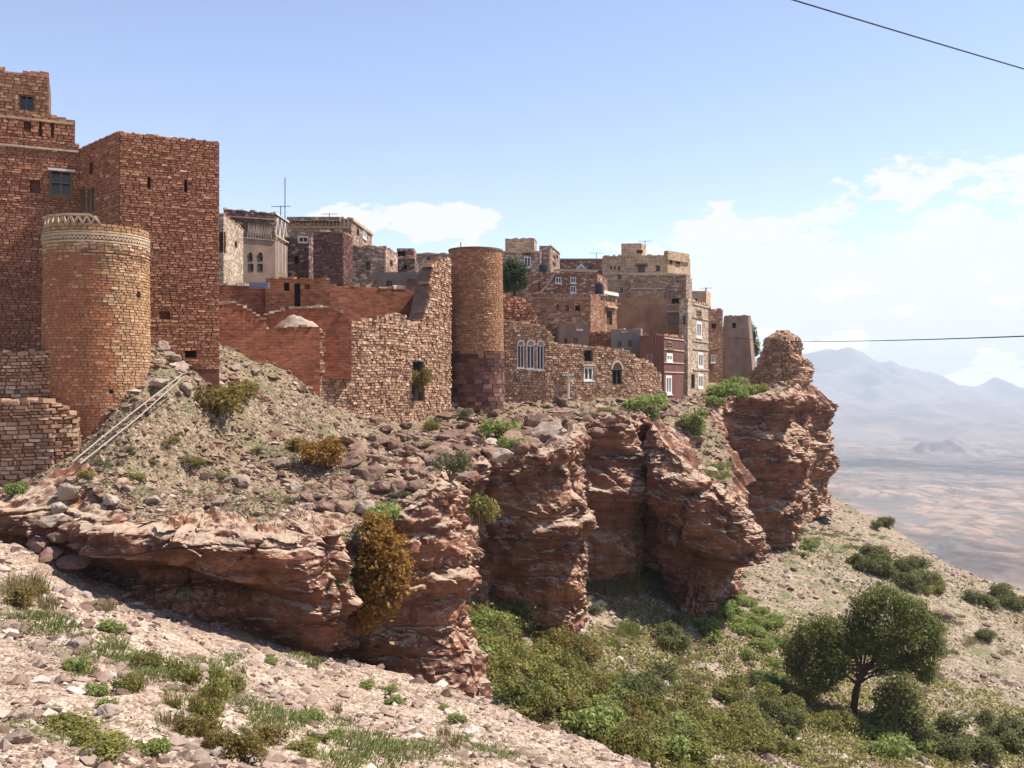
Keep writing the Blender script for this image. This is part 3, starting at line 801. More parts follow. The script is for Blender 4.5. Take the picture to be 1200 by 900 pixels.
def opening(f, h, style, parent):
    one = lambda u, z, d: f(np.array([u]), np.array([z]), np.array([d]))[0]
    h0, h1, g0, g1 = h
    def panel(name, d, mat, par):
        b = MB(); e = 0.03
        b.quad(one(h0 - e, g0 - e, d), one(h1 + e, g0 - e, d), one(h1 + e, g1 + e, d), one(h0 - e, g1 + e, d)); return b.build(name, mat, par)
    W = h1 - h0
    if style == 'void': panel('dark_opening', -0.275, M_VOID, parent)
    elif style == 'niche': panel('niche', -0.2, M_MORTAR_R, parent)
    elif style == 'door':
        p = panel('door', -0.2, M_DWOOD, parent); frame_part(f, h, M_WOOD, p, 0.07, -.19, -.02, 0, 0, 'door_frame')
    elif style == 'panel':
        p = panel('shutter', -0.1, M_BPLAS, parent); frame_part(f, h, M_WOOD, p, 0.06, -.09, .02, 1, 0)
    else:
        m = {'white': M_WHITE, 'arch': M_WHITE, 'wood': M_WOOD, 'dark': M_DWOOD}[style]
        w = frame_part(f, h, m, parent, max(0.06, 0.10 * W) if style != 'white' else max(.09, .13 * W), mull=1 if W > .5 else 0, rail=1 if style == 'wood' else 0, name='window')
        panel('pane', -0.2, M_GLASS, w)
        if style != 'dark':
            b = MB(); o = one(h0 - .1, g0 - .12, -.02); b.box(o, one(h1 + .1, g0 - .12, -.02) - o, one(h0 - .1, g0 - .12, .12) - o, one(h0 - .1, g0 - .003, -.02) - o)
            b.build('sill', m, w)
        if style == 'arch':
            arch_panel(f, (h0 + h1) / 2, W * .56, g1 + .01, W * .72, .17, M_WHITE, w, 'arch_surround')
            arch_panel(f, (h0 + h1) / 2, W * .42, g1 + .05, W * .55, .19, M_GPLAS, w, 'fanlight')
def coping(f, u0, u1, z, mat, parent, rs, size=0.28, miss=0.25, top=None, thick=0.35, name='coping'):
    """loose stones along a wall top"""
    R, V, Fq, rn = 0, [], [], []
    u = u0
    while u < u1:
        l = size * rs.uniform(.6, 1.6)
        if rs.rand() > miss and u + l < u1 + .05:
            zz = (top(u + l / 2) if top else z) - .02; hh = size * rs.uniform(.25, .75); dd = thick
            c = []
            for (a, b_, k) in [(0, 0, 0), (1, 0, 0), (1, 1, 0), (0, 1, 0), (0, 0, 1), (1, 0, 1), (1, 1, 1), (0, 1, 1)]:
                uu = u + l * (a * .94 + rs.uniform(-.07, .07)); d = (.03 - dd * b_) + rs.uniform(-.04, .05); zk = zz + hh * k * rs.uniform(.75, 1.15)
                c.append(f(np.array([uu]), np.array([zk]), np.array([d]))[0])
            n = len(V); V += c; rn += [rs.uniform(.3, 1)] * 8
            Fq += [tuple(n + i for i in q) for q in [(4, 5, 6, 7), (0, 1, 5, 4), (1, 2, 6, 5), (2, 3, 7, 6), (3, 0, 4, 7)]]
        u += l
    if V: tag(obj(name, np_mesh(name, np.array(V), np.array(Fq), rnd=np.array(rn)), mat, parent), kind='stuff')
class House:
    """footprint: front corners left to right as (px, depth); the back is added"""
    def __init__(s, name, label, corners, pytop, pybot, mat, ops=(), back=5.0, ref=0, roof=None, group=None, cat='house', par=0.35, rimdrop=0.5, batter=0.0, root=None, cope=None, copesize=.3, seed=1, partname='wall', clad=None, n_ind=0, bury=2.5):
        P = [xy(*c) for c in corners]
        Yr = corners[ref][1]; s.zt = zpx(pytop, Yr); s.zb = zpx(pybot, Yr)
        if len(P) == 2:
            t = P[1] - P[0]; t /= np.linalg.norm(t); nb = np.array([-t[1], t[0]]) * back; ring = P + [P[1] + nb, P[0] + nb]
        else: ring = P + [P[0] + (P[-1] - P[1])] if len(P) == 3 else P
        s.nf = len(P) - 1
        c = sum(ring) / len(ring)
        s.root = root or empty(name, (c[0], c[1], s.zb), label, cat, group)
        zlo = s.zb - bury
        mb = MB(); s.faces = []
        for k in range(len(ring)):
            a, b = ring[k], ring[(k + 1) % len(ring)]
            p = Path([a, b], (s.zb, batter, c) if batter else None); s.faces.append(p)
            hs = [p.rect(*o[1:5]) for o in ops if o[0] == k]
            wall_face(mb, p, [0, p.s[-1]], [zlo, s.zt], hs)
            for o, h in zip([o for o in ops if o[0] == k], hs): opening(p, h, o[5], s.root)
            s.faces[-1].holes = hs
        ins = batter * (s.zt - s.zb)
        rg = [np.array(p) for p in ring]
        def inset(d):
            out = []
            for k in range(len(rg)):
                a, b, q = rg[k - 1], rg[k], rg[(k + 1) % len(rg)]
                t1 = (b - a) / np.linalg.norm(b - a); t2 = (q - b) / np.linalg.norm(q - b)
                n1, n2 = np.array([-t1[1], t1[0]]), np.array([-t2[1], t2[0]])
                bis = n1 + n2; bis = bis / (bis @ n1 + 1e-9)
                out.append(b + bis * d)
            return out
        if batter: rg = [q + (c - q) * ins for q in rg]
        o_, i_ = inset(0), inset(par)
        n = len(rg); rf = MB(); zr = s.zt - rimdrop
        for k in range(n):
            j = (k + 1) % n
            mb.quad((*o_[k], s.zt), (*o_[j], s.zt), (*i_[j], s.zt), (*i_[k], s.zt))
            mb.quad((*i_[k], s.zt), (*i_[j], s.zt), (*i_[j], zr), (*i_[k], zr))
        if n == 4: rf.quad(*[(*q, zr) for q in i_])
        else:
            for k in range(1, n - 1, 1): rf.quad((*i_[0], zr), (*i_[k], zr), (*i_[k + 1], zr), (*i_[0], zr))
        s.wall = mb.build(partname, mat, s.root); rf.build('roof', roof or M_ROOF, s.root)
        rs = np.random.RandomState(seed); s.rs = rs
        if cope:
            for k in range(s.nf): coping(s.faces[k], 0, s.faces[k].s[-1], s.zt, cope, s.root, rs, copesize, .3)
        if clad:
            mt, ch, l0, l1 = clad
            for k in range(s.nf):
                p = s.faces[k]
                lay_stones(courses(rs, 0, p.s[-1], s.zb - .3, s.zt - .02, ch, l0, l1, p.holes), p, mt, s.root, n_ind // s.nf, seed=seed + k)
    def band(s, k, py, h=0.12, d=0.06, mat=None, name='string_course', px0=None, px1=None):
        p = s.faces[k]; a = p.u_of(px0) if px0 is not None else 0; b = p.u_of(px1) if px1 is not None else p.s[-1]
        z = zpx(py, p.depth((a + b) / 2)); one = lambda u, zz, dd: p(np.array([u]), np.array([zz]), np.array([dd]))[0]
        m = MB(); o = one(a, z, -.02); m.box(o, one(b, z, -.02) - o, one(a, z, d) - o, one(a, z + h, -.02) - o)
        return m.build(name, mat or M_CREAM, s.root)
    def frieze(s, k, py0, py1, px0, px1, n, mat=None, kind='zig', name='frieze', d=0.05):
        """raised brick pattern: zigzag, bars or dots"""
        p = s.faces[k]; a, b = p.u_of(px0), p.u_of(px1); Y = p.depth((a + b) / 2); z0, z1 = zpx(py1, Y), zpx(py0, Y)
        return frieze_on(p, a, b, z0, z1, n, mat or M_CREAM, s.root, kind, name, d)
def frieze_on(f, a, b, z0, z1, n, mat, parent, kind='zig', name='frieze', d=0.05, w=0.05):
    one = lambda u, z, dd: f(np.array([u]), np.array([z]), np.array([dd]))[0]
    m = MB(); st = (b - a) / n
    def strip(u0, zz0, u1, zz1, w):
        L = math.hypot(u1 - u0, zz1 - zz0); ox, oz = -(zz1 - zz0) / L * w, (u1 - u0) / L * w
        q = [(u0 - ox, zz0 - oz), (u1 - ox, zz1 - oz), (u1 + ox, zz1 + oz), (u0 + ox, zz0 + oz)]
        m.quad(*[one(*t, d) for t in q])
        for s_, e_ in zip(q, q[1:] + q[:1]): m.quad(one(*e_, d), one(*s_, d), one(*s_, -.02), one(*e_, -.02))
    for k in range(n):
        u = a + k * st
        if kind == 'zig': strip(u, z0, u + st / 2, z1, w); strip(u + st / 2, z1, u + st, z0, w)
        elif kind == 'bar': strip(u + st * .3, (z0 + z1) / 2, u + st * .7, (z0 + z1) / 2 + .001, (z1 - z0) / 2)
        elif kind == 'post': strip(u + st / 2, z0, u + st / 2 + .001, z1, w)
    return m.build(name, mat, parent)
def ruin(name, label, path, prof, pybot, core, mat, ch, l0, l1, ops=(), thick=0.8, n_ind=0, seed=1, cat='wall', group=None, cope=True, copesize=.3, prot=(.03, .12), root=None, step=0.5, chj=.3, batter=None, gap=.015):
    """free-standing wall with an uneven top; prof = (px, py) points of its upper edge"""
    p = Path([xy(*c) for c in path], batter)
    pu = [p.u_of(q[0]) for q in prof]; pz = [zpx(q[1], p.depth(u)) for q, u in zip(prof, pu)]
    o_ = np.argsort(pu); pu, pz = np.array(pu)[o_], np.array(pz)[o_]
    top = lambda u: float(np.interp(u, pu, pz))
    zb = zpx(pybot, path[0][1]) if not hasattr(pybot, '__len__') else min(zpx(q, c[1]) for q, c in zip(pybot, path))
    L = p.s[-1]; rs = np.random.RandomState(seed)
    mid = p(np.array([L / 2]), np.array([zb]), np.array([-thick / 2]))[0]
    root = root or empty(name, mid, label, cat, group)
    hs = [p.rect(*o[0:4]) for o in ops]
    us = list(np.linspace(0, L, max(2, int(L / step)))) + list(p.s)
    mb = MB(); wall_face(mb, p, us, [zb - 2.0] + list(np.arange(zb, max(pz), 1.2)) + [max(pz) + .1], hs, top)
    us = sorted(set(np.round(us, 4)))
    one = lambda u, z, d: p(np.array([u]), np.array([z]), np.array([d]))[0]
    for a, b in zip(us[:-1], us[1:]):
        mb.quad(one(a, top(a), 0), one(b, top(b), 0), one(b, top(b), -thick), one(a, top(a), -thick))
        mb.quad(one(b, zb - 2.0, -thick), one(a, zb - 2.0, -thick), one(a, top(a), -thick), one(b, top(b), -thick))
    for u, sg in ((0, 1), (L, -1)):
        q = [one(u, zb - 2.0, -thick), one(u, zb - 2.0, 0), one(u, top(u), 0), one(u, top(u), -thick)]
        mb.quad(*(q if sg > 0 else q[::-1]))
    mb.build('wall_core', core, root)
    for o, h in zip(ops, hs): opening(p, h, o[4], root)
    if mat:
        lay_stones(courses(rs, 0, L, zb - .4, max(pz), ch, l0, l1, hs, top, prot, chj, gap, .05), p, mat, root, n_ind, seed=seed)
        # masonry on the free end that faces the light
        e = Path([p.p[-1], p.p[-1] + np.array([-p.t[-1][1], p.t[-1][0]]) * thick])
        lay_stones(courses(rs, 0, thick, zb - .4, top(L), ch, l0, l1, (), None, prot, chj, gap), e, mat, root, 0, seed=seed + 5)
    if cope: coping(p, 0, L, 0, mat or M_CREAM, root, rs, copesize, .2, top, thick * .7)
    return root, p, top
# ------------------------------------------------------------------ near towers on the left
# tall house at the left edge
h = House('tower_house', 'tall dark red stone house with a small rooftop room and white framed window', [(-90, 50.0), (93, 53.2)], 170, 425, M_MORTAR_R,
          [(0, 58, 85, 199, 230, 'wood'), (0, 35, 47, 212, 226, 'niche'), (0, -60, -35, 240, 280, 'dark')], back=9, ref=1, clad=(MS_RED, .13, .2, .46), n_ind=280, seed=3, rimdrop=.1)
h.band(0, 171, .10, .12, M_CREAM, 'cornice')
up = House('', '', [(-90, 50.3), (88, 53.4)], 141, 171.5, M_MORTAR_R, [(0, 28, 36, 143, 152, 'niche'), (0, 46, 49, 143, 160, 'niche'), (0, 60, 63, 143, 160, 'niche')],
           back=8, ref=1, root=h.root, partname='parapet_wall', clad=(MS_RED, .16, .22, .5), seed=4, bury=0, rimdrop=.8, cope=MS_TAN)
rm = House('', '', [(-40, 52.0), (57.5, 53.6)], 90, 137, M_MORTAR_T, [(0, 23, 40, 112, 130, 'dark')], back=4, ref=1, root=h.root, partname='rooftop_room', clad=(MS_TAN, .17, .2, .5), seed=5,
           cope=MS_RED, copesize=.34, bury=.3)
rm.frieze(0, 112, 130, 17, 22, 1, M_CREAM, 'post', 'door_jamb', .05)
h.band(0, 138, .10, .12, M_TPLAS, 'ledge', -80, 86)
# window hood of the white framed window
p = h.faces[0]; r = p.rect(56, 88, 199, 201.5); one = lambda u, z, d: p(np.array([u]), np.array([z]), np.array([d]))[0]
b = MB(); o = one(r[0], r[2], -.02); b.box(o, one(r[1], r[2], -.02) - o, one(r[0], r[2], .3) - o, one(r[0], r[3], -.02) - o); b.build('window_hood', M_WHITE, h.root)

# big square house behind the round tower
h = House('square_tower_house', 'large square red stone house with two narrow slits behind the round tower', [(92.5, 53.3), (140, 49.4), (257, 51.6)], 155, 425, M_MORTAR_R,
          [(1, 173, 176, 207, 220, 'void'), (1, 216, 219, 211, 225, 'void'), (0, 94, 101, 221, 250, 'panel'), (0, 103, 112, 221, 250, 'panel'), (0, 105, 110, 192, 203, 'niche'),
           (1, 217, 230, 411, 419, 'void'), (1, 187, 199, 366, 374, 'niche')], ref=1, clad=(MS_RED, .13, .2, .48), n_ind=300, seed=8, rimdrop=.6)
h.band(1, 167.5, .07, .05, M_ROOF, 'parapet_cap') if False else None
h.band(1, 244, .05, .05, MS_TAN); h.band(0, 249, .06, .06, MS_TAN, 'string_course', 93, 140); h.band(1, 381, .05, .04, MS_TAN)
for k in (0, 1): coping(h.faces[k], 0, h.faces[k].s[-1], h.zt, MS_TAN, h.root, h.rs, .16, .04, None, .3)

# round tower 1
def round_tower(name, label, px, Y, rad_px0, rad_px1, pytop, pybot, core, mat, ch, l0, l1, seed, n_ind, bands=(), holes=(), low=None, split=False):
    c = xy(px, Y); zt, zb = zpx(pytop, Y), zpx(pybot, Y)
    r0, r1 = rad_px0 / F * Y, rad_px1 / F * Y
    R = lambda z: r1 + (r0 - r1) * np.clip((z - zb) / (zt - zb), -.2, 1.1)
    a0 = math.atan2(-c[1], -c[0])
    rm_ = 0.5 * (r0 + r1)
    def f(u, z, d):
        a = a0 + np.asarray(u) / rm_
        rr = R(np.asarray(z)) + d
        return np.stack([c[0] + rr * np.cos(a), c[1] + rr * np.sin(a), np.asarray(z) + 0 * a], 1)
    root = empty(name, (c[0], c[1], zb), label, 'tower')
    W = math.pi * rm_
    hs = []
    for (hx0, hx1, hy0, hy1) in holes:
        Yf = Y - rm_ * .8
        us = [rm_ * math.asin(max(-.99, min(.99, (q - px) / (0.5 * (rad_px0 + rad_px1))))) for q in (hx0, hx1)]
        hs.append((us[0], us[1], zpx(hy1, Yf), zpx(hy0, Yf)))
    mb = MB(); wall_face(mb, f, list(np.linspace(-W, W, 73)), [zb - 1.2] + list(np.linspace(zb, zt, 9)), hs)
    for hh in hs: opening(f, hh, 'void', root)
    one = lambda u, z, d: f(np.array([u]), np.array([z]), np.array([d]))[0]
    us = np.linspace(-W, W, 37)
    for a, b in zip(us[:-1], us[1:]):
        mb.quad(one(a, zt, 0), one(b, zt, 0), one(b, zt, -.45), one(a, zt, -.45)); mb.quad(one(a, zt, -.45), one(b, zt, -.45), one(b, zt - .7, -.45), one(a, zt - .7, -.45))
    mb.build('wall_core', core, root)
    rf = MB()
    for a, b in zip(us[:-1:2], us[1::2]):
        k = list(us).index(b); rf.quad((c[0], c[1], zt - .7), one(a, zt - .7, -.45), one(b, zt - .7, -.45), one(us[min(k + 1, 36)], zt - .7, -.45))
    rf.build('roof', M_ROOF, root)
    rs = np.random.RandomState(seed); w = W * .72
    zl = zpx(low, Y) if low else zb - 1.0
    A = courses(rs, -w, w, zl, zt, ch, l0, l1, hs, None, (.015, .05), .2)
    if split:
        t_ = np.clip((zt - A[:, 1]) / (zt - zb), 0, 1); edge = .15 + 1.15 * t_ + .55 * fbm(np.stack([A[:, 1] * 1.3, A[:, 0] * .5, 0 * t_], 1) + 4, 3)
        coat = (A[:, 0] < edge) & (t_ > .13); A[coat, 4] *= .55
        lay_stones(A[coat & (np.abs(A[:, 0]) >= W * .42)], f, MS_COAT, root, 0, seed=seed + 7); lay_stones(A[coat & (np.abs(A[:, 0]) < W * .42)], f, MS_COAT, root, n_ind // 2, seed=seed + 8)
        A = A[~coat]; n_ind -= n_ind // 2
    front = np.abs(A[:, 0]) < W * .42
    lay_stones(A[~front], f, mat, root, 0, seed=seed); lay_stones(A[front], f, mat, root, n_ind, seed=seed + 1)
    return root, f, one, W, zt, zb, rs, hs
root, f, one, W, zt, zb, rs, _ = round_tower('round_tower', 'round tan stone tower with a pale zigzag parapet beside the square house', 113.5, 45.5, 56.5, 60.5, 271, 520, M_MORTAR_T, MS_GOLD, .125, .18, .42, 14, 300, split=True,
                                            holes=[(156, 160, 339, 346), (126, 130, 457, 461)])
T1 = (f, one)
zz = lambda py: zpx(py, 43.2)
Wf = W * .62
frieze_on(f, -W, Wf, zz(279), zz(275.5), 70, M_CREAM, root, 'zig', 'zigzag_frieze', .07, .025)
for py, hgt in ((282.5, .07), (274.5, .09), (271.2, .05)):
    m = MB()
    us = np.linspace(-W, W, 48)
    for a, b in zip(us[:-1], us[1:]):
        z0, z1 = zz(py), zz(py) + hgt
        m.quad(one(a, z0, .08), one(b, z0, .08), one(b, z1, .08), one(a, z1, .08)); m.quad(one(a, z1, .08), one(b, z1, .08), one(b, z1, -.02), one(a, z1, -.02)); m.quad(one(b, z0, .08), one(a, z0, .08), one(a, z0, -.02), one(b, z0, -.02))
    m.build('cream_band', M_CREAM, root)
for py in (286, 290, 295, 299):     # rows of paler projecting stones
    lay_stones(courses(rs, -W * .1, W * .6, zz(py), zz(py) + .05, .10, .2, .4, (), None, (.06, .10), .1), f, M_CREAM if False else MS_GREY, root, 0, stuff='pale_course', seed=int(py))
# openwork crest on the left half of the rim
m0, m1 = -W * .46, W * .02
zc0, zc1 = zt + .0, zt + .36
frieze_on(lambda u, z, d: f(u, z, np.asarray(d) - .10), m0, m1, zc0, zc1, 9, M_CREAM, root, 'zig', 'openwork_crest', .10, .035)
cr = MB()
us = np.linspace(m0, m1, 16)
for i_, (a, b) in enumerate(zip(us[:-1], us[1:])):
    za, zb_ = zc1 - (.0 if i_ < 14 else 0), zc1 - (.0 if i_ < 13 else .2)
    z0a, z0b = (zc1, zc1) if i_ < 13 else ((zc1, zc1 - .14) if i_ == 13 else (zc1 - .14, zc1 - .36))
    o_ = [one(a, z0a, -.1), one(b, z0b, -.1), one(b, z0b + .09, -.1), one(a, z0a + .09, -.1)]; q_ = [one(a, z0a, .06), one(b, z0b, .06), one(b, z0b + .09, .06), one(a, z0a + .09, .06)]
    cr.quad(*q_); cr.quad(q_[3], q_[2], o_[2], o_[3]); cr.quad(*o_[::-1]); cr.quad(q_[1], q_[0], o_[0], o_[1])
cr.build('crest_rail', M_CREAM, root)

# low rubble walls at the left
ruin('rubble_rampart', 'low rubble wall butting against the left side of the round tower', [(-120, 43.2), (81, 43.6)], [(-120, 410), (-40, 415), (0, 414), (40, 413), (68, 413), (74, 418), (81, 424)], 490, M_MORTAR_R, MS_GREY, .15, .13, .5,
     thick=1.0, seed=31, n_ind=160, prot=(.03, .14), copesize=.22)
ruin('stone_terrace', 'lower stepped rubble terrace wall below the left rubble wall', [(-140, 41.8), (60, 41.8), (92, 42.6)], [(-140, 470), (0, 472), (30, 470), (60, 473), (80, 480), (92, 492)], (566, 560, 530), M_MORTAR_R, MS_GREY, .17, .14, .6,
     thick=1.6, seed=32, n_ind=200, prot=(.04, .2), copesize=.3)

# ------------------------------------------------------------------ ruins between the towers
ruin('red_masonry_ruin', 'broken red plastered wall with a slanting top beside the square house', [(240, 60), (312, 61.5)], [(240, 358), (258, 357), (275, 355), (282, 358), (296, 366), (310, 375), (312, 378)], 425, M_RPLAS, None, .2, .2, .4, thick=.7, seed=41)
ruin('red_masonry_ruin', 'red plastered wall with a heap of earth on top above the rubble', [(310, 64.5), (375, 66)], [(310, 386), (325, 384), (345, 383), (375, 383)], 445, M_RPLAS, None, .2, .2, .4, thick=3.5, seed=42)
ruin('red_masonry_ruin', 'long red garden wall at the back beside the red ruin', [(238, 69.5), (318, 71)], [(238, 332), (262, 334), (318, 336)], 400, M_RPLAS, None, .2, .2, .4, thick=.8, seed=43)
House('red_ruin', 'roofless orange red mud house with a doorway and small niches', [(311, 70.5), (387, 71.5)], 326, 400, M_OPLAS,
      [(0, 345, 352, 332, 361, 'void'), (0, 333, 339, 331, 341, 'void'), (0, 357, 363, 333, 339, 'niche')], back=3.2, seed=44, cope=MS_TAN, copesize=.26, rimdrop=.3)
ruin('red_masonry_ruin', 'red plastered wall running under the orange ruin', [(300, 67.5), (412, 69.5)], [(300, 372), (330, 364), (345, 361), (385, 360), (400, 366), (412, 378)], 410, M_RPLAS, None, .2, .2, .4, thick=1.2, seed=47)
House('red_courtyard_house', 'long low red mud courtyard house with pale broken roof edge', [(384, 79), (488, 83), (502, 87)], 340, 400, M_RPLAS, [], ref=1, seed=45, cope=MS_GREY, copesize=.5, par=.8, rimdrop=.2)
# earth heap
def heap(name, label, cx, cy, z0, rx, ry, hgt, mat, seed, cat):
    n, m = 40, 14; V = []
    for j in range(m + 1):
        for i in range(n):
            a = 2 * math.pi * i / n; r = j / m
            V.append((cx + rx * r * math.cos(a), cy + ry * r * math.sin(a), z0 + hgt * (1 - r ** 1.3)))
    V = np.array(V); V[:, 2] += .18 * hgt * fbm(V * 1.4 + seed, 3)
    Q = np.array([(j * n + i, j * n + (i + 1) % n, (j + 1) * n + (i + 1) % n, (j + 1) * n + i) for j in range(m) for i in range(n)])
    return tag(obj(name, np_mesh(name, V, Q, smooth=True), mat), label, cat)
a = pt(346, 384, 66.3); heap('earth_heap', 'pale heap of earth on top of the red wall', a[0], a[1] + .6, a[2] - .1, 1.7, 1.2, 1.05, M_ROOF, 3, 'heap')
p0 = pt(292, 338, 69.2); p1 = pt(315, 331, 69.2)
b = MB(); b.box(p0, (p1[0] - p0[0], 0, 0), (0, .12, 0), (0, 0, p1[2] - p0[2] - .0)); b.box(p0 + np.array([.1, -.05, .1]), (p1[0] - p0[0] - .2, 0, 0), (0, .04, 0), (0, 0, .05))
tag(b.build('blue_sheet', mat_plain('blue_painted_sheet', (0.22, 0.25, 0.33), .2, 3, .1)), 'pale blue metal sheet leaning on the back red wall', 'sheet')

# the jagged wall that climbs to the second tower
rootW1, pW1, topW1 = ruin('ruined_rampart', 'ruined grey brown rubble wall climbing to the second round tower', [(358, 68), (420, 71), (478, 76), (528, 83)],
     [(358, 440), (364, 415), (373, 392), (382, 384), (400, 382), (430, 377), (450, 373), (462, 368), (474, 370), (480, 381), (495, 378), (499, 360), (503, 338), (506, 314), (513, 308), (528, 304)],
     (520, 512, 508, 490), M_MORTAR_G, MS_GREY, .19, .22, .62, [(482, 496, 424, 470, 'void')], thick=1.3, seed=51, n_ind=260, prot=(.03, .16), copesize=.36)

# second round tower
root, f, one, W, zt, zb, rs, _ = round_tower('round_tower', 'slim round red brown tower with a blackened base in the middle of the wall', 557.5, 86.0, 30.8, 33.5, 294, 482, M_MORTAR_R, MS_TAN, .15, .22, .52, 61, 240, low=412)
lay_stones(courses(rs, -W * .7, W * .7, zb - .6, zpx(412, 86), .36, .5, 1.0, (), None, (.02, .07), .15), f, MS_DARK, root, 60, name='block', stuff='base_blocks', seed=62)
m = MB()
for a, b in zip(np.linspace(-W, W, 40)[:-1], np.linspace(-W, W, 40)[1:]):
    z0, z1 = zt - .12, zt + .06
    m.quad(one(a, z0, .10), one(b, z0, .10), one(b, z1, .10), one(a, z1, .10)); m.quad(one(a, z1, .10), one(b, z1, .10), one(b, z1, -.46), one(a, z1, -.46)); m.quad(one(b, z0, .10), one(a, z0, .10), one(a, z0, -.02), one(b, z0, -.02))
m.build('parapet_cap', M_MORTAR_T, root)

# stone house wall with three arched windows
rootW2, pW2, topW2 = ruin('stone_house', 'rubble stone house front with three white arched windows next to the slim tower', [(586, 89), (640, 90.5), (742, 97), (775, 101)],
     [(586, 376), (604, 378), (630, 380), (640, 384), (648, 396), (652, 405), (690, 407), (738, 412), (745, 421), (760, 424), (775, 440)], (485, 485, 482, 478), M_MORTAR_G, MS_GREY, .20, .22, .6,
     [(606, 614, 405, 431, 'arch'), (617, 626, 405, 432, 'arch'), (629, 637, 405, 433, 'arch'), (684, 695, 430, 446, 'white'), (684, 694, 411, 423, 'void'), (716.5, 728, 433, 451, 'dark')],
     thick=3.0, seed=71, n_ind=200, prot=(.02, .14), copesize=.36, cat='house')
r = pW2.rect(716.5, 728, 433, 451); arch_panel(pW2, (r[0] + r[1]) / 2, (r[1] - r[0]) * .62, r[3], (r[1] - r[0]) * .7, .17, M_CREAM, rootW2, 'arch_surround'); arch_panel(pW2, (r[0] + r[1]) / 2, (r[1] - r[0]) * .46, r[3] + .03, (r[1] - r[0]) * .52, .19, M_DWOOD, rootW2, 'fanlight')
r = pW2.rect(682, 697, 427, 429); o1 = lambda u, z, d: pW2(np.array([u]), np.array([z]), np.array([d]))[0]
b = MB(); o = o1(r[0], r[2], -.02); b.box(o, o1(r[1], r[2], -.02) - o, o1(r[0], r[2], .2) - o, o1(r[0], r[3], -.02) - o); b.build('lintel', M_CREAM, rootW2)
# white drain post on the wall
c = pW2(np.array([pW2.u_of(662)]), np.array([zpx(467, 91.5)]), np.array([.45]))[0]
b = MB(); b.tube([c, c + np.array([0.05, 0, 2.1])], .12, 8); o = b.build('pipe', M_WHITE); r_ = empty('drain_pipe', c, 'white upright drain pipe with a flat cap against the rubble house', 'pipe')
adopt(o, r_); b = MB(); b.box(c + np.array([-.55, -.22, 2.1]), (1.1, 0, 0), (0, .6, 0), (0, 0, .16)); b.build('cap', M_WHITE, r_)
# ------------------------------------------------------------------ houses seen over the ruins (left to right)
H = House
h = H('stone_house', 'rubble stone house with a big dark window touching the square tower house', [(252, 78), (262, 77), (285, 84)], 252, 352, MB_PALE, [(0, 256, 261.5, 272, 296, 'dark'), (1, 275, 277.5, 283, 290, 'dark')], ref=1, seed=80, cope=MS_GREY)
h = H('plastered_house', 'brown house with arched windows below and dark stone above, under a tall mast', [(262, 90), (322, 92), (338, 97)], 250, 350, MB_DRK, [], ref=1, seed=81, cope=MS_GREY)
h2 = H('', '', [(284, 89.6), (322.5, 91.4), (337, 96)], 281, 350, M_BPLAS, [(0, 291, 296, 300, 306, 'dark'), (0, 302, 308, 300, 306, 'dark'), (0, 291, 297, 309, 318, 'dark'), (0, 302, 308, 309, 318, 'dark')], ref=1, root=h.root, partname='plaster_storey', seed=82, rimdrop=.05)
p = h2.faces[0]
for a_, b_ in ((291, 296), (302, 308)):
    r = p.rect(a_, b_, 300, 306); arch_panel(p, (r[0] + r[1]) / 2, (r[1] - r[0]) * .55, r[3], .42, .05, M_BPLAS, h.root, 'arch_surround'); arch_panel(p, (r[0] + r[1]) / 2, (r[1] - r[0]) * .42, r[3] + .02, .33, .07, M_VOID, h.root, 'fanlight')
h2.band(0, 281, .12, .12, M_GPLAS); h2.band(1, 281, .12, .12, M_CREAM); h2.frieze(1, 285, 320, 324, 336, 3, M_WHITE, 'post', 'pilaster')
h.frieze(0, 262, 279, 290, 318, 9, M_ROOF, 'zig', 'wall_ornament', .04); h.band(0, 256, .1, .12, M_ROOF, 'cornice'); h.band(1, 256, .1, .12, M_WHITE, 'cornice'); h.frieze(1, 258, 280, 323, 336, 3, M_WHITE, 'zig', 'wall_ornament', .05)
h = H('long_house', 'long brown roofline house behind the dark stone block', [(337, 118), (412, 118), (436, 130)], 256, 340, MB_BRN, [(1, 425, 429, 270, 280, 'white'), (1, 418, 421, 268, 276, 'dark')], ref=1, seed=83, cope=MS_GREY)
h.band(0, 268, .25, .3, M_ROOF); h.band(1, 268, .3, .2, M_TPLAS, 'cornice'); h.frieze(0, 257, 266, 340, 410, 16, M_TPLAS, 'bar')
h3 = H('', '', [(336, 117), (398, 117)], 254, 257.2, MB_BRN, [], root=h.root, partname='roof_wall', back=1, bury=.2, rimdrop=.05)
h = H('stone_house', 'small dark rubble house with a white window box and pale corner', [(336, 96), (362, 96.5), (373, 100)], 279, 352, MB_DRK, [(0, 345, 350, 300, 310, 'void')], ref=1, seed=84, cope=MS_GREY)
w = H('', '', [(349, 96.2), (361, 96.4)], 276.5, 285, M_WHITE, [(0, 351, 355, 278.5, 283, 'dark'), (0, 356, 360, 278.5, 283, 'dark')], root=h.root, partname='window_box', back=1.5, bury=0, rimdrop=.1)
h.frieze(1, 283, 320, 363, 372, 1, M_CREAM, 'post', 'quoin', .06)
h = H('stone_block_house', 'windowless dark rubble block house with one bright sunlit edge', [(367, 92), (402, 92.5), (413, 96)], 272, 352, M_MORTAR_G, [], ref=1, seed=85, clad=(MS_DARK, .2, .25, .55), cope=MS_GREY)
h = H('brown_house', 'plain brown stone house with one small window beside the block house', [(409, 98), (452, 99), (466, 104)], 290, 352, MB_BRN, [(0, 428, 434, 307, 316, 'dark'), (1, 457, 460, 305, 312, 'dark')], ref=1, seed=86, cope=MS_GREY)
h.frieze(0, 291, 318, 449.5, 451.5, 1, M_TPLAS, 'post', 'quoin', .05)
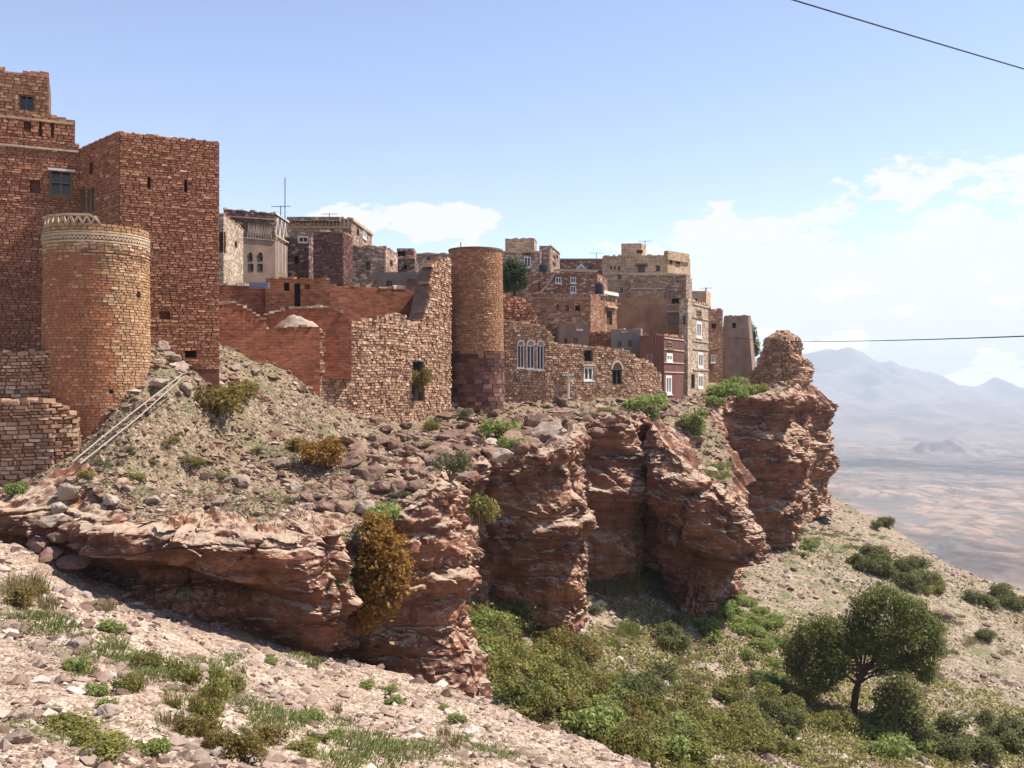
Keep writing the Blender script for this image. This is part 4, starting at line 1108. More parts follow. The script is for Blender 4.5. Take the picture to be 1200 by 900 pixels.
h = H('ruined_house', 'small black rubble house with a pinkish upper room', [(464, 112), (486, 112)], 303, 350, MB_DRK, [(0, 473, 477, 310, 316, 'void')], seed=87, cope=MS_GREY)
H('', '', [(465, 113), (485, 113)], 291, 303, MB_RED, [(0, 466, 475, 294, 300, 'void')], root=h.root, partname='upper_room', back=3, bury=.2)
h = H('cement_house', 'low flat grey cement house with small square windows', [(442, 88), (496, 88), (503, 91)], 319, 352, M_GPLAS, [(0, 453, 459, 329, 335, 'dark'), (0, 477, 487, 327, 336, 'panel'), (0, 492, 496, 326, 334, 'dark')], ref=1, seed=88)
h = H('far_house', 'distant low brown house row beyond the slim tower', [(484, 150), (548, 150)], 297, 345, MB_BRN, [(0, 500, 504, 301, 305, 'dark')], seed=89, cope=MS_GREY)
h.band(0, 299, .2, .2, M_ROOF)

# ------------------------------------------------------------------ houses right of the slim tower
h = H('stepped_house', 'tan house of stepped cubes on the skyline with a white framed window', [(586, 133), (634, 133), (636, 136)], 294, 365, MB_BRN, [(0, 614, 622, 301, 313, 'white'), (0, 615, 622, 296, 299, 'dark')], ref=1, seed=91)
H('', '', [(592, 136), (626, 136), (629, 140)], 280, 296, MB_TAN, [], ref=1, root=h.root, partname='upper_room', bury=.2, cope=M_ROOF)
h2 = H('', '', [(632, 134), (645, 134), (656, 142)], 288, 330, MB_BRN, [(1, 648, 651, 299, 303, 'dark'), (1, 652, 654, 299, 303, 'dark'), (1, 648, 651, 307, 312, 'dark')], ref=1, root=h.root, partname='wing', bury=.2)
h2.frieze(0, 289, 315, 643, 645, 1, M_CREAM, 'post', 'quoin'); h2.band(1, 293, .2, .12, M_CREAM); h.frieze(0, 295, 315, 632, 634, 1, M_WHITE, 'post', 'quoin'); h.band(0, 296, .15, .1, M_CREAM)
h = H('flat_house', 'low dark brown flat roofed house on the skyline with a small white gable', [(654, 150), (708, 150)], 305, 360, MB_RED, [(0, 690, 694, 312, 316, 'dark')], seed=92)
h.band(0, 318, .25, .5, M_GPLAS, 'ledge'); h.band(0, 305, .25, .2, M_BPLAS, 'cornice')
p = h.faces[0]; r = p.rect(672, 690, 313, 318); arch_panel(p, (r[0] + r[1]) / 2, (r[1] - r[0]) / 2, r[2], 1.2, .25, M_WHITE, h.root, 'gable', 3); arch_panel(p, (r[0] + r[1]) / 2, (r[1] - r[0]) * .36, r[2], .85, .3, M_TPLAS, h.root, 'gable_panel', 3)
h = H('brown_stair_house', 'brown house with an outer stair line and pale framed windows', [(616, 122), (700, 124), (712, 132)], 319, 370, MB_RED, [(0, 651, 658, 325, 332, 'white'), (0, 668.5, 675, 325, 332, 'white'), (0, 668.5, 675, 335, 343, 'white'), (0, 631, 633, 332, 340, 'dark')], ref=0, seed=93, cope=MS_GREY, copesize=.2)
p = h.faces[0]; o1 = lambda u, z, d: p(np.array([u]), np.array([z]), np.array([d]))[0]
b = MB(); pts = [o1(p.u_of(q), zpx(y, 122.3), .05) for q, y in ((651, 318), (641, 334), (632, 344))]
b.tube(pts, .14, 5); b.build('stair_edge', M_TPLAS, h.root)
h.band(0, 318.5, .3, .15, M_TPLAS, 'cornice', 650, 700)
h = H('red_stone_house', 'weathered orange red masonry house with a black water tank on its roof', [(613, 112), (692, 113.5), (723, 120)], 345, 400, MB_ORNG, [(0, 674, 680, 358, 364, 'void'), (0, 652, 655, 356, 363, 'niche'), (0, 663, 667, 357, 365, 'niche'), (1, 711, 717.5, 364, 381, 'door')], ref=1, seed=94, cope=MS_TAN)
h.band(0, 350, .12, .08, M_ROOF); h.frieze(0, 345.5, 350, 636, 690, 12, M_ROOF, 'post', 'frieze', .06); h.band(1, 361, .22, .35, M_TPLAS, 'lintel', 709, 721); h.band(1, 346, .4, .35, M_WHITE, 'ledge', 705, 722)
h.frieze(1, 347, 385, 694, 722, 3, M_TPLAS, 'post', 'quoin', .06)
# big pale house
h = H('pale_tower_house', 'large pale tan house with decorated upper floors and a small rooftop room', [(706, 138), (782, 137), (809, 141)], 299, 400, MB_TAN,
      [(0, 715, 717, 312, 316, 'dark'), (0, 719.5, 721.5, 312, 316, 'dark'), (0, 724, 727, 312, 317, 'dark'), (0, 724, 728, 322, 328, 'dark'), (0, 747, 756, 311, 320, 'wood'), (0, 769, 773.5, 311, 318, 'dark'),
       (1, 785, 788, 302, 309, 'dark'), (1, 792, 797, 302, 310, 'wood'), (0, 727, 730, 338, 343, 'dark')], ref=1, seed=95, cope=M_CREAM, copesize=.3)
H('', '', [(728, 139), (752, 138.6), (757, 141)], 285, 298, MB_TAN, [(0, 746, 753, 293, 296.5, 'dark')], ref=1, root=h.root, partname='rooftop_room', bury=.6)
H('', '', [(778, 137.4), (782.5, 136.7), (808, 140.5)], 293.5, 300, MB_TAN, [], ref=1, root=h.root, partname='parapet', bury=.5)
h.frieze(0, 300, 305, 748, 780, 8, M_CREAM, 'zig'); h.band(0, 321.5, .2, .15, M_CREAM); h.band(1, 321.5, .2, .15, M_CREAM); h.frieze(0, 300.5, 303, 709, 745, 10, M_BPLAS, 'bar'); h.band(0, 328.5, .12, .1, M_CREAM, 'string_course', 707, 737)
h.frieze(0, 309, 313, 744, 759, 5, M_DWOOD, 'zig', 'window_hood', .12)
h2 = H('', '', [(737, 134.6), (804, 134.6), (811, 138)], 323, 400, MB_BRN, [(0, 792, 796, 325, 331, 'dark'), (0, 780, 790, 341, 353, 'panel')], ref=1, root=h.root, partname='front_storey', rimdrop=.2)
for y0, y1, k_, n_ in ((326, 329, 'zig', 16), (331, 335, 'post', 26), (336, 337.6, 'bar', 20), (341, 352, 'post', 22)): h2.frieze(0, y0, y1, 739, 778 if y0 > 335 else 800, n_, M_TPLAS, k_, 'frieze', .06)
h2.band(0, 339, .15, .12, M_CREAM, 'string_course', 738, 779); h2.band(0, 323, .2, .2, M_CREAM, 'cornice'); h2.frieze(1, 324, 352, 804, 811, 1, M_CREAM, 'post', 'quoin')
h = H('long_orange_house', 'long plain orange brown house wall below the pale tower house', [(722, 123), (798, 124)], 357, 420, mat_plain('orange_brown_plaster', (.36, .185, .105), .3, .8), [(0, 782, 797, 367, 380, 'panel'), (0, 787, 798, 350, 356, 'void')], seed=96, cope=MS_GREY, copesize=.4)
h.band(0, 366, .15, .12, M_CREAM, 'string_course', 781, 798)
ruin('red_masonry_ruin', 'low red brick yard wall behind the rubble house', [(684, 108), (722, 109)], [(684, 391), (700, 389), (712, 390), (722, 388)], 440, M_RPLAS, MS_RED, .2, .25, .5, seed=98, thick=.6)
h = H('grey_house', 'plain grey brown plastered house with two small square windows', [(655, 107.5), (690, 107.5)], 379, 430, M_BPLAS, [(0, 672, 677, 396, 402, 'dark'), (0, 661, 665, 396, 403, 'door')], seed=99); h.band(0, 388, .2, .3, M_WHITE, 'ledge', 675, 683)
h = H('grey_house', 'grey cement house with two windows next to the maroon wall', [(716, 105), (751, 105), (753, 108)], 386, 460, M_GPLAS, [(0, 724, 728, 400, 406, 'dark'), (0, 736, 740, 399, 406, 'dark')], ref=0, seed=100, cope=M_CREAM, copesize=.25); h.band(0, 390, .15, .25, M_CREAM, 'ledge', 728, 735)
h = H('maroon_house', 'dark maroon house with bright stone side full of small windows', [(750, 103), (778, 103), (801, 109)], 393, 480, mat_plain('maroon_masonry', (.16, .07, .058), .3, 3), [(0, 757, 766, 414, 432, 'panel'), (1, 781, 788, 414, 424, 'white'), (1, 781, 788, 400, 409, 'wood'), (1, 780, 787, 440, 462, 'white')], ref=1, seed=101, cope=MS_TAN, copesize=.4)
for y in (398, 411, 426, 437): h.band(1, y, .12, .08, M_CREAM)
h.frieze(0, 395, 402, 752, 777, 7, M_RPLAS, 'post')
h = H('tall_cliff_house', 'tall sunlit stone house with tiers of framed windows at the cliff edge', [(796, 116), (806, 115), (830, 123)], 352, 490, MB_PALE, [(1, 816, 822, 363, 372, 'wood'), (1, 816, 822, 377, 396, 'white'), (1, 818, 824, 413, 431, 'white'), (1, 818, 824, 438, 455, 'white'), (1, 810, 814, 438, 455, 'dark'), (0, 800, 803, 370, 380, 'void')], ref=1, seed=102, cope=MS_GREY, copesize=.5)
for y in (359, 374, 401, 410, 434): h.band(1, y, .14, .1, M_CREAM, 'string_course', 812, 830)
h = H('rubble_house', 'orange brown rubble house beside the tall sunlit house', [(826, 125), (847, 126)], 362, 470, MB_ORNG, [(0, 834, 839, 379, 385, 'dark'), (0, 833, 838, 416, 425, 'white')], seed=103, cope=MS_TAN, copesize=.5, back=4)
h = H('battered_house', 'plain brown house with sloping walls at the end of the village', [(839, 127.3), (884, 128), (889, 131)], 370, 465, M_BPLAS, [(0, 855, 862, 378, 384, 'void')], ref=0, seed=104, batter=.035, cope=MS_TAN, copesize=.25)
h.band(0, 397, .1, .05, M_WOOD, 'string_course', 849, 878)
h = H('roof_house', 'small pinkish house with a thin corner post behind the tall cliff house', [(808, 150), (827, 150), (833, 153)], 341, 440, M_TPLAS, [(0, 814, 817, 350, 355, 'dark')], ref=1, seed=105)
h.frieze(0, 337, 360, 826, 827.5, 1, M_WOOD, 'post', 'corner_post')

# the ruined stump on the last rock
def stump():
    Y = 121.0; c = xy(913, Y); zb, zt = zpx(470, Y), zpx(387, Y)
    root = empty('ruined_tower', (c[0], c[1], zb), 'lone rounded rubble tower stump on the last rock of the cliff', 'ruin')
    a0 = math.atan2(-c[1], -c[0]); rm_ = 2.6
    K = np.array([(470, 33), (452, 31), (440, 29), (430, 25), (418, 23.5), (405, 20), (396, 15), (391, 9), (388, 3), (386, .3)], float)
    kz, kr = np.array([zpx(q, Y) for q in K[:, 0]]), K[:, 1] / F * Y
    def f(u, z, d):
        a = a0 + np.asarray(u) / rm_; z = np.asarray(z, float) + 0 * a
        q = np.stack([np.cos(a), np.sin(a), z * .35], 1)
        rr = np.interp(z, kz, kr) * (1 + .42 * fbm(q * 1.2 + 3, 4)) + d
        return np.stack([c[0] + rr * np.cos(a) + .06 * (z - zb), c[1] + rr * np.sin(a), z], 1)
    W = math.pi * rm_; mb = MB(); wall_face(mb, f, list(np.linspace(-W, W, 41)), [zb - 2] + list(np.linspace(zb, zt, 24)))
    mb.build('rubble_core', M_MORTAR_R, root)
    rs = np.random.RandomState(111)
    lay_stones(courses(rs, -W * .8, W * .8, zb - .3, zt - .3, .24, .25, .6, (), None, (.06, .30), .35), f, MS_GREY, root, 60, seed=112, jit=.2)
stump()
# rubble bank under the tree
ruin('rubble_bank', 'rough rubble bank under the tree right of the slim tower', [(588, 101), (628, 103)], [(588, 346), (600, 348), (615, 354), (624, 362), (628, 374)], 400, M_MORTAR_R, MS_RED, .25, .3, .6, thick=3, seed=112, prot=(.05, .3), copesize=.5)
# ------------------------------------------------------------------ rocks
def rock_mesh(name, seed, mat, sub=3, flat=(1, .8, .6), nplanes=17):
    import bmesh
    rs = np.random.RandomState(seed)
    bm = bmesh.new(); bmesh.ops.create_icosphere(bm, subdivisions=sub, radius=1.0)
    V = np.array([v.co[:] for v in bm.verts]); Fq = np.array([[v.index for v in f.verts] for f in bm.faces]); bm.free()
    N = rs.normal(size=(nplanes, 3)); N /= np.linalg.norm(N, axis=1)[:, None]; D = rs.uniform(.5, .9, nplanes)
    k = V @ N.T
    r = np.min(np.where(k > .05, D[None] / np.maximum(k, .05), 9.0), 1)
    r = np.minimum(r, 1.15) * (1 + .13 * fbm(V * 1.9 + seed, 4))
    V = V * r[:, None] * np.array(flat)
    me = np_mesh(name, V, Fq, rnd=np.full(len(V), rs.rand())); me.materials.append(mat)
    return me
def mat_boulder(name, a, b, c):
    t = NT(name); p = t.pos()
    oi = t.node('ShaderNodeObjectInfo').outputs['Random']
    k = t.ramp(t.noise(p, 1.8, 6, .62), [(.3, a), (.55, b), (.75, c)])
    k = t.mix(.5, k, t.ramp(oi, [(0, grey(.7)), (1, grey(1.25))]), 'MULTIPLY')
    k = t.mix(.5, k, t.ramp(t.noise(p, 9, 5, .65), [(.3, grey(.55)), (.7, grey(1.2))]), 'MULTIPLY')
    t.bump(t.noise(p, 9, 7, .7), .7, .07); return t.col(k)
M_BOULD = mat_boulder('boulder_rock', (.15, .085, .062), (.25, .155, .115), (.35, .25, .19))
M_PALE = mat_boulder('pale_boulder_rock', (.24, .17, .13), (.34, .26, .205), (.46, .38, .32))
M_PEB = mat_stone('pebbles', [(0, (.14, .085, .062)), (.4, (.25, .17, .13)), (.8, (.34, .255, .205)), (1, (.50, .42, .36))], .2)
M_PEBR = mat_stone('rubble_stones', [(0, (.11, .058, .042)), (.4, (.20, .12, .085)), (.8, (.29, .20, .145)), (1, (.42, .33, .255))], .2)
ROCKS = [rock_mesh('boulder', 200 + k, M_BOULD, 3, ((1, .85, .62), (1, .7, .5), (.9, .9, .8), (1.2, .8, .42))[k % 4]) for k in range(8)]
PALES = [rock_mesh('pale_boulder', 300 + k, M_PALE, 3, ((1, .85, .6), (1, .7, .45), (.9, .9, .7))[k % 3]) for k in range(6)]
RSR = np.random.RandomState(77)
def boulder(p, size, label, group, pale=False, sink=.25, name='boulder', tilt=.35):
    me = (PALES if pale else ROCKS)[RSR.randint(6)]
    o = bpy.data.objects.new(name, me); COL.objects.link(o)
    s = size * RSR.uniform(.85, 1.15, 3)
    o.scale = tuple(float(v) for v in s)
    o.rotation_euler = (RSR.uniform(-tilt, tilt), RSR.uniform(-tilt, tilt), RSR.uniform(0, 6.28))
    o.location = (float(p[0]), float(p[1]), float(p[2] + size * (.55 - sink)))
    return tag(o, label, 'rock', group)
def scatter_stones(name, P, size, mat, seed, parent=None):
    """countless small stones as one mesh"""
    rs = np.random.RandomState(seed); n = len(P)
    B = np.array([(1, 0, 0), (-1, 0, 0), (0, 1, 0), (0, -1, 0), (0, 0, 1), (0, 0, -1), (.62, .62, .55), (-.62, -.6, .5)], float)
    Tf = np.array([(0, 2, 6), (2, 4, 6), (4, 0, 6), (2, 1, 4), (1, 3, 7), (3, 4, 7), (4, 1, 7), (3, 0, 4), (2, 0, 5), (1, 2, 5), (3, 1, 5), (0, 3, 5)])
    sz = size[:, None] * rs.uniform(.6, 1.25, (n, 3)) * np.array([1, .85, .6])
    V = B[None] * (1 + rs.uniform(-.22, .22, (n, 8, 1))) * sz[:, None, :]
    a = rs.uniform(0, 6.28, n); b = rs.uniform(-.5, .5, n)
    ca, sa, cb, sb = np.cos(a)[:, None], np.sin(a)[:, None], np.cos(b)[:, None], np.sin(b)[:, None]
    x, y, z = V[..., 0], V[..., 1], V[..., 2]
    y, z = y * cb - z * sb, y * sb + z * cb
    x, y = x * ca - y * sa, x * sa + y * ca
    V = np.stack([x, y, z], -1) + P[:, None, :]
    Fq = (Tf[None] + (np.arange(n) * 8)[:, None, None]).reshape(-1, 3)
    return tag(obj(name, np_mesh(name, V.reshape(-1, 3), Fq, rnd=np.repeat(rs.rand(n), 8)), mat, parent), kind='stuff')
def fan_points(n, y0, y1, s0, s1, fn, seed, power=1.0):
    rs = np.random.RandomState(seed)
    Y = y0 * (y1 / y0) ** rs.rand(n); X = (s0 + (s1 - s0) * rs.rand(n)) * Y
    return np.stack([X, Y, fn(X, Y)], 1), rs
P, rs = fan_points(30000, 7, 41, -.62, .35, z_near, 1)
clump = fbm(np.stack([P[:, 0], P[:, 1], 0 * P[:, 0]], 1) * .35 + 11, 3)
k = (poly_side(P[:, 0], P[:, 1], NEAR_CREST) > -1.0) & (rs.rand(len(P)) < .55 + .9 * clump)
P = P[k]; scatter_stones('gravel', P, np.minimum(.035 * np.exp(rs.exponential(.55, len(P))), .22) * (.6 + P[:, 1] / 40), M_PEB, 2)
P, rs = fan_points(24000, 37, 75, -.56, .0, z_plat, 3)
k = in_poly(P[:, 0], P[:, 1], plat_poly) & (poly_side(P[:, 0], P[:, 1], [(-40, 60), (-14, 58), (-8, 70), (0, 88)]) > -3)
P = P[k]; scatter_stones('rubble', P, np.minimum(.05 * np.exp(rs.exponential(.45, len(P))), .26), M_PEBR, 4)
P, rs = fan_points(9000, 58, 118, -.08, .30, z_plat, 5)
k = in_poly(P[:, 0], P[:, 1], plat_poly); P = P[k]; scatter_stones('rubble', P, np.minimum(.12 * np.exp(rs.exponential(.55, len(P))), .7), M_PEBR, 6)
P, rs = fan_points(24000, 52, 170, .0, .56, z_valley, 7)
k = poly_side(P[:, 0], P[:, 1], VALLEY_CREST) > -2; P = P[k]
clump = fbm(np.stack([P[:, 0], P[:, 1], 0 * P[:, 0]], 1) * .1 + 5, 3); P = P[rs.rand(len(P)) < .5 + clump]
scatter_stones('scree', P, np.minimum(.10 * np.exp(rs.exponential(.5, len(P))), .55), M_PEB, 8)

P, rs = fan_points(5200, 43.5, 72, -.40, -.06, z_plat, 9)
k = in_poly(P[:, 0], P[:, 1], plat_poly) & (fbm(np.stack([P[:, 0], P[:, 1], 0 * P[:, 0]], 1) * .3 + 2, 3) > -.05); P = P[k]
scatter_stones('rubble', P, np.minimum(.10 * np.exp(rs.exponential(.5, len(P))), .42), M_PEBR, 10)
# boulders one can pick out
for px, py, s in ((510, 545, 1.0), (545, 560, .8), (460, 548, .5), (440, 520, .5), (452, 500, .7), (476, 496, .6), (436, 512, .55), (462, 522, .8), (480, 530, .8), (446, 541, .7), (430, 533, .5), (470, 510, .6), (492, 520, .5), (425, 548, .6), (462, 563, .6), (405, 560, .5), (486, 552, .6), (441, 490, .6), (456, 484, .5)):
    boulder(hit(px, py + 6, z_plat, 36), s * .9, 'brown boulder in the heap fallen below the ruined rubble wall', 'boulders below the ruined wall', sink=.15)
for px, py, s in ((285, 568, .65), (130, 590, .5), (80, 580, .6), (70, 600, .5), (95, 610, .45), (330, 545, .55), (345, 575, .5), (60, 615, .5), (300, 555, .35), (260, 590, .4), (180, 590, .45), (215, 575, .3), (152, 575, .3), (370, 585, .5), (355, 600, .6)):
    boulder(hit(px, py, z_plat, 36), s, 'pale boulder lying on the rubble slope below the round tower', 'boulders on the rubble slope', True, .3)
for px, py, s in ((430, 600, .7), (420, 585, .6), (545, 500, .7), (600, 505, 1.0), (625, 500, 1.2), (575, 525, 1.0), (640, 520, 1.1), (655, 510, .9), (560, 510, .6), (610, 530, 1.0), (585, 540, .9), (660, 475, .9), (688, 488, .8), (705, 490, .9), (725, 488, .8), (742, 478, .6)):
    boulder(hit(px, py, z_plat, 36), s, 'big weathered boulder on the ledge below the slim round tower', 'boulders on the ledge', RSR.rand() < .4, .3)
for px, py, s in ((42, 760, .30), (20, 845, .32), (90, 760, .35), (265, 725, .3), (232, 893, .28), (260, 885, .2), (290, 860, .25), (128, 838, .28), (320, 735, .4), (300, 712, .35), (490, 828, .35), (670, 860, .5), (700, 868, .45), (330, 815, .22), (60, 835, .2), (285, 835, .18), (375, 865, .25), (20, 870, .25), (600, 845, .18), (560, 835, .15), (150, 700, .3), (100, 700, .35), (185, 720, .25)):
    boulder(hit(px, py, z_near), s, 'pale stone lying on the near gravel slope', 'stones on the near slope', True, .35, 'loose_stone')
for px, py, s in ((1100, 722, 1.4), (1112, 728, 1.1), (1090, 728, .8), (1070, 770, .7), (668, 712, .5), (768, 726, .4), (1165, 770, .5), (1020, 730, .5), (930, 668, .6), (980, 680, .5), (880, 770, .5), (1150, 850, .5)):
    boulder(hit(px, py, z_valley, 40), s, 'reddish boulder on the scree slope below the cliff', 'boulders on the scree', RSR.rand() < .3, .35)
for px, py, Y, sx, sz_, lab in ((662, 508, 72, .75, 1.7, 'narrow neck of the mushroom shaped rock below the drain pipe'), (661, 482, 72, 1.15, .38, 'flat cap slab of the mushroom shaped rock below the drain pipe'),
                             (700, 505, 76, 1.1, .8, 'square rock block on the ledge right of the mushroom shaped rock'), (728, 500, 77, 1.0, .9, 'second square rock block on the ledge, next to the cleft')):
    o = boulder(pt(px, py, Y), 1.0, lab, None, False, .55, 'rock_block', .06); o.scale = (sx, sx * .9, sz_)
for px, py, s in ((420, 530, .9), (405, 520, .8), (412, 545, .9), (395, 575, .8), (432, 560, 1.0), (450, 575, .9), (470, 580, .8), (488, 575, .9), (505, 560, 1.0), (520, 545, 1.1), (498, 540, .9), (478, 515, .9), (468, 535, 1.0), (448, 520, .9), (515, 528, 1.0), (530, 515, 1.0), (380, 600, .8), (360, 585, .7), (400, 600, .7)):
    boulder(hit(px, py, z_plat, 36), s, 'large brown outcrop rock on the steep bank above the cliff nose', 'outcrop rocks above the cliff nose', False, .38, 'outcrop_rock')
for px, py, s in ((560, 522, 1.2), (580, 535, 1.2), (600, 520, 1.3), (620, 528, 1.3), (640, 510, 1.4), (655, 525, 1.2), (668, 505, 1.1), (590, 505, 1.1), (630, 495, 1.0), (690, 500, 1.1), (712, 498, 1.2), (735, 495, 1.1), (770, 505, 1.1), (785, 515, 1.3), (800, 500, 1.2), (815, 520, 1.2), (790, 485, 1.0), (775, 490, .9)):
    boulder(hit(px, py, z_plat, 45), s, 'large layered outcrop rock on the cliff rim below the arched window house', 'outcrop rocks on the cliff rim', RSR.rand() < .25, .38, 'outcrop_rock')
# rubble heaps by the square house and around the towers
for k in range(34):
    px, py = RSR.uniform(180, 315), RSR.uniform(405, 470)
    boulder(hit(px, py, z_plat, 42), RSR.uniform(.25, .6), 'rubble block in the heap beside the square house', 'rubble beside the square house', RSR.rand() < .6, .3)
# stacked rock ledges at the left end of the cliff
for k, (px, py, Y, s) in enumerate(((70, 630, 37.2, .8), (60, 650, 36.8, .8), (85, 660, 36.4, .7), (50, 668, 36.2, .6), (92, 640, 36.9, .6), (80, 612, 37.6, .7), (45, 640, 37.2, .7), (30, 655, 36.8, .6))):
    boulder(pt(px, py, Y), s, 'squarish brown rock stacked at the left end of the cliff ledge', 'stacked rocks at the cliff end', False, .5, tilt=.12)

# ------------------------------------------------------------------ plants
def foliage(seed, lobes, n, leaf, asp=1.7, up=.35, shell=.5):
    rs = np.random.RandomState(seed); L = np.array(lobes, float)
    w = L[:, 3] ** 2; w /= w.sum()
    k = rs.choice(len(L), n, p=w)
    d = rs.normal(size=(n, 3)); d /= np.linalg.norm(d, axis=1)[:, None]
    # ragged twigs instead of a smooth ball
    rad = (shell + (1 - shell) * rs.rand(n) ** .6) * (1 + .45 * fbm(d * 2.6 + k[:, None] * 3.1 + seed, 3))
    P = L[k, :3] + d * (L[k, 3] * rad)[:, None] * np.array([1, 1, .85])
    nrm = d * .6 + rs.normal(size=(n, 3)) * .7 + np.array([0, 0, up]); nrm /= np.linalg.norm(nrm, axis=1)[:, None]
    t = np.cross(nrm, rs.normal(size=(n, 3))); t /= np.linalg.norm(t, axis=1)[:, None]; b = np.cross(nrm, t)
    s = leaf * rs.uniform(.6, 1.35, n)[:, None]
    V = np.stack([P - t * s * asp * .5, P - b * s * .5 + nrm * s * .12, P + t * s * asp * .5, P + b * s * .5 + nrm * s * .12], 1).reshape(-1, 3)
    r = np.clip(.5 + .35 * perlin(P * 2.1 + seed) + rs.uniform(-.3, .3, n) + (rs.rand(len(L))[k] - .5) * .3, 0, 1)
    return V, np.arange(4 * n).reshape(-1, 4), np.repeat(r, 4)
def blades(seed, n, rad, hgt, width, lean=.5):
    rs = np.random.RandomState(seed); a = rs.uniform(0, 6.28, n); r = rad * np.sqrt(rs.rand(n))
    x, y = r * np.cos(a), r * np.sin(a); h = hgt * rs.uniform(.35, 1.1, n) * (1 - .45 * (r / rad) ** 2)
    la = a + rs.normal(0, .8, n); ll = lean * h * rs.uniform(.2, 1.2, n)
    tx, ty = x + ll * np.cos(la), y + ll * np.sin(la); wa = rs.uniform(0, 3.14, n); wx, wy = width * np.cos(wa), width * np.sin(wa)
    z0 = np.full(n, -.06)
    mx, my, mz = x + (tx - x) * .35, y + (ty - y) * .35, h * .6
    V = np.stack([np.stack([x - wx, y - wy, z0], 1), np.stack([x + wx, y + wy, z0], 1), np.stack([mx + wx * .8, my + wy * .8, mz], 1), np.stack([mx - wx * .8, my - wy * .8, mz], 1),
                  np.stack([tx + wx * .15, ty + wy * .15, h], 1), np.stack([tx - wx * .15, ty - wy * .15, h], 1)], 1).reshape(-1, 3)
    i = np.arange(n)[:, None] * 6
    Fq = np.concatenate([i + np.array([[0, 1, 2, 3]]), i + np.array([[3, 2, 4, 5]])], 0)
    return V, Fq, np.repeat(rs.rand(n), 6)
G_DARK = mat_leaf('dark_leaves', [(0, (0.069, 0.075, 0.025)), (.5, (0.147, 0.151, 0.049)), (1, (0.267, 0.252, 0.086))])
G_OLIVE = mat_leaf('olive_leaves', [(0, (0.129, 0.128, 0.033)), (.5, (0.233, 0.217, 0.056)), (1, (0.380, 0.333, 0.105))])
G_BRIGHT = mat_leaf('bright_leaves', [(0, (0.121, 0.155, 0.036)), (.5, (0.233, 0.276, 0.071)), (1, (0.371, 0.404, 0.135))])
G_ORANGE = mat_leaf('rusty_leaves', [(0, (0.143, 0.085, 0.019)), (.5, (0.286, 0.144, 0.030)), (1, (0.416, 0.237, 0.060))])
G_OCHRE = mat_leaf('ochre_leaves', [(0, (0.098, 0.072, 0.019)), (.5, (0.189, 0.137, 0.034)), (1, (0.299, 0.240, 0.078))])
G_GREY = mat_leaf('grey_green_leaves', [(0, (0.083, 0.084, 0.039)), (.5, (0.165, 0.162, 0.081)), (1, (0.285, 0.270, 0.150))])
G_DRY = mat_leaf('dry_grass', [(0, (.12, .09, .038)), (.5, (.22, .175, .075)), (1, (.33, .28, .14))])
G_GRASS = mat_leaf('green_grass', [(0, (0.108, 0.132, 0.033)), (.5, (0.186, 0.207, 0.061)), (1, (0.288, 0.299, 0.110))])
def lobes(seed, n, spread, r0, r1, zc, zs):
    rs = np.random.RandomState(seed); out = []
    for _ in range(n):
        a, q = rs.uniform(0, 6.28), spread * math.sqrt(rs.rand()); out.append((q * math.cos(a), q * math.sin(a), max(.12, zc + rs.uniform(-zs, zs) - .35 * q * zc), rs.uniform(r0, r1)))
    return out
PLANTS = {}
def plant_kind(key, mat, seeds, lob, n, leaf, asp=1.7, stem=True, bl=None):
    out = []
    for sd in seeds:
        if bl: V, Fq, r = blades(sd, *bl)
        else:
            L = lobes(sd, *lob); V, Fq, r = foliage(sd, L, n, leaf, asp)
        me = np_mesh(key + '_foliage', V, Fq, rnd=r); me.materials.append(mat)
        sm = None
        if stem and not bl:
            b = MB()
            for l in L[:7]:
                q = np.array(l[:3]); b.tube([(0.08 * q[0], .08 * q[1], -.25), q * np.array([.45, .45, .55]), q], [.05, .032, .012], 5)
            sm = np_mesh(key + '_stem', np.array(b.v), np.array(b.f), rnd=np.array(b.r)); sm.materials.append(M_WOOD)
        out.append((me, sm))
    PLANTS[key] = out
plant_kind('olive', G_OLIVE, (1, 2, 3), (9, .62, .28, .45, .55, .22), 1500, .075)
plant_kind('dark', G_DARK, (4, 5, 6), (9, .62, .28, .45, .6, .25), 1500, .08)
plant_kind('bright', G_BRIGHT, (7, 8, 9), (8, .6, .28, .42, .45, .2), 1000, .10, 1.5)
plant_kind('orange', G_ORANGE, (10, 11), (14, .62, .24, .40, .6, .3), 2600, .06)
plant_kind('ochre', G_OCHRE, (12, 13), (10, .65, .26, .42, .5, .2), 1700, .06, 2.2)
plant_kind('grey', G_GREY, (14, 15), (8, .6, .25, .42, .5, .22), 1400, .055, 2.5)
plant_kind('tuft', G_GRASS, (16, 17, 18), None, 0, 0, bl=(420, 1.0, .55, .018, .6))
plant_kind('dry', G_DRY, (19, 20, 21), None, 0, 0, bl=(320, .8, .8, .014, .5))
plant_kind('weed', G_OCHRE, (22, 23), None, 0, 0, bl=(110, .45, 1.15, .014, .5))
NAMES = {'tuft': 'grass_tuft', 'dry': 'dry_grass_tuft', 'weed': 'tall_weed'}
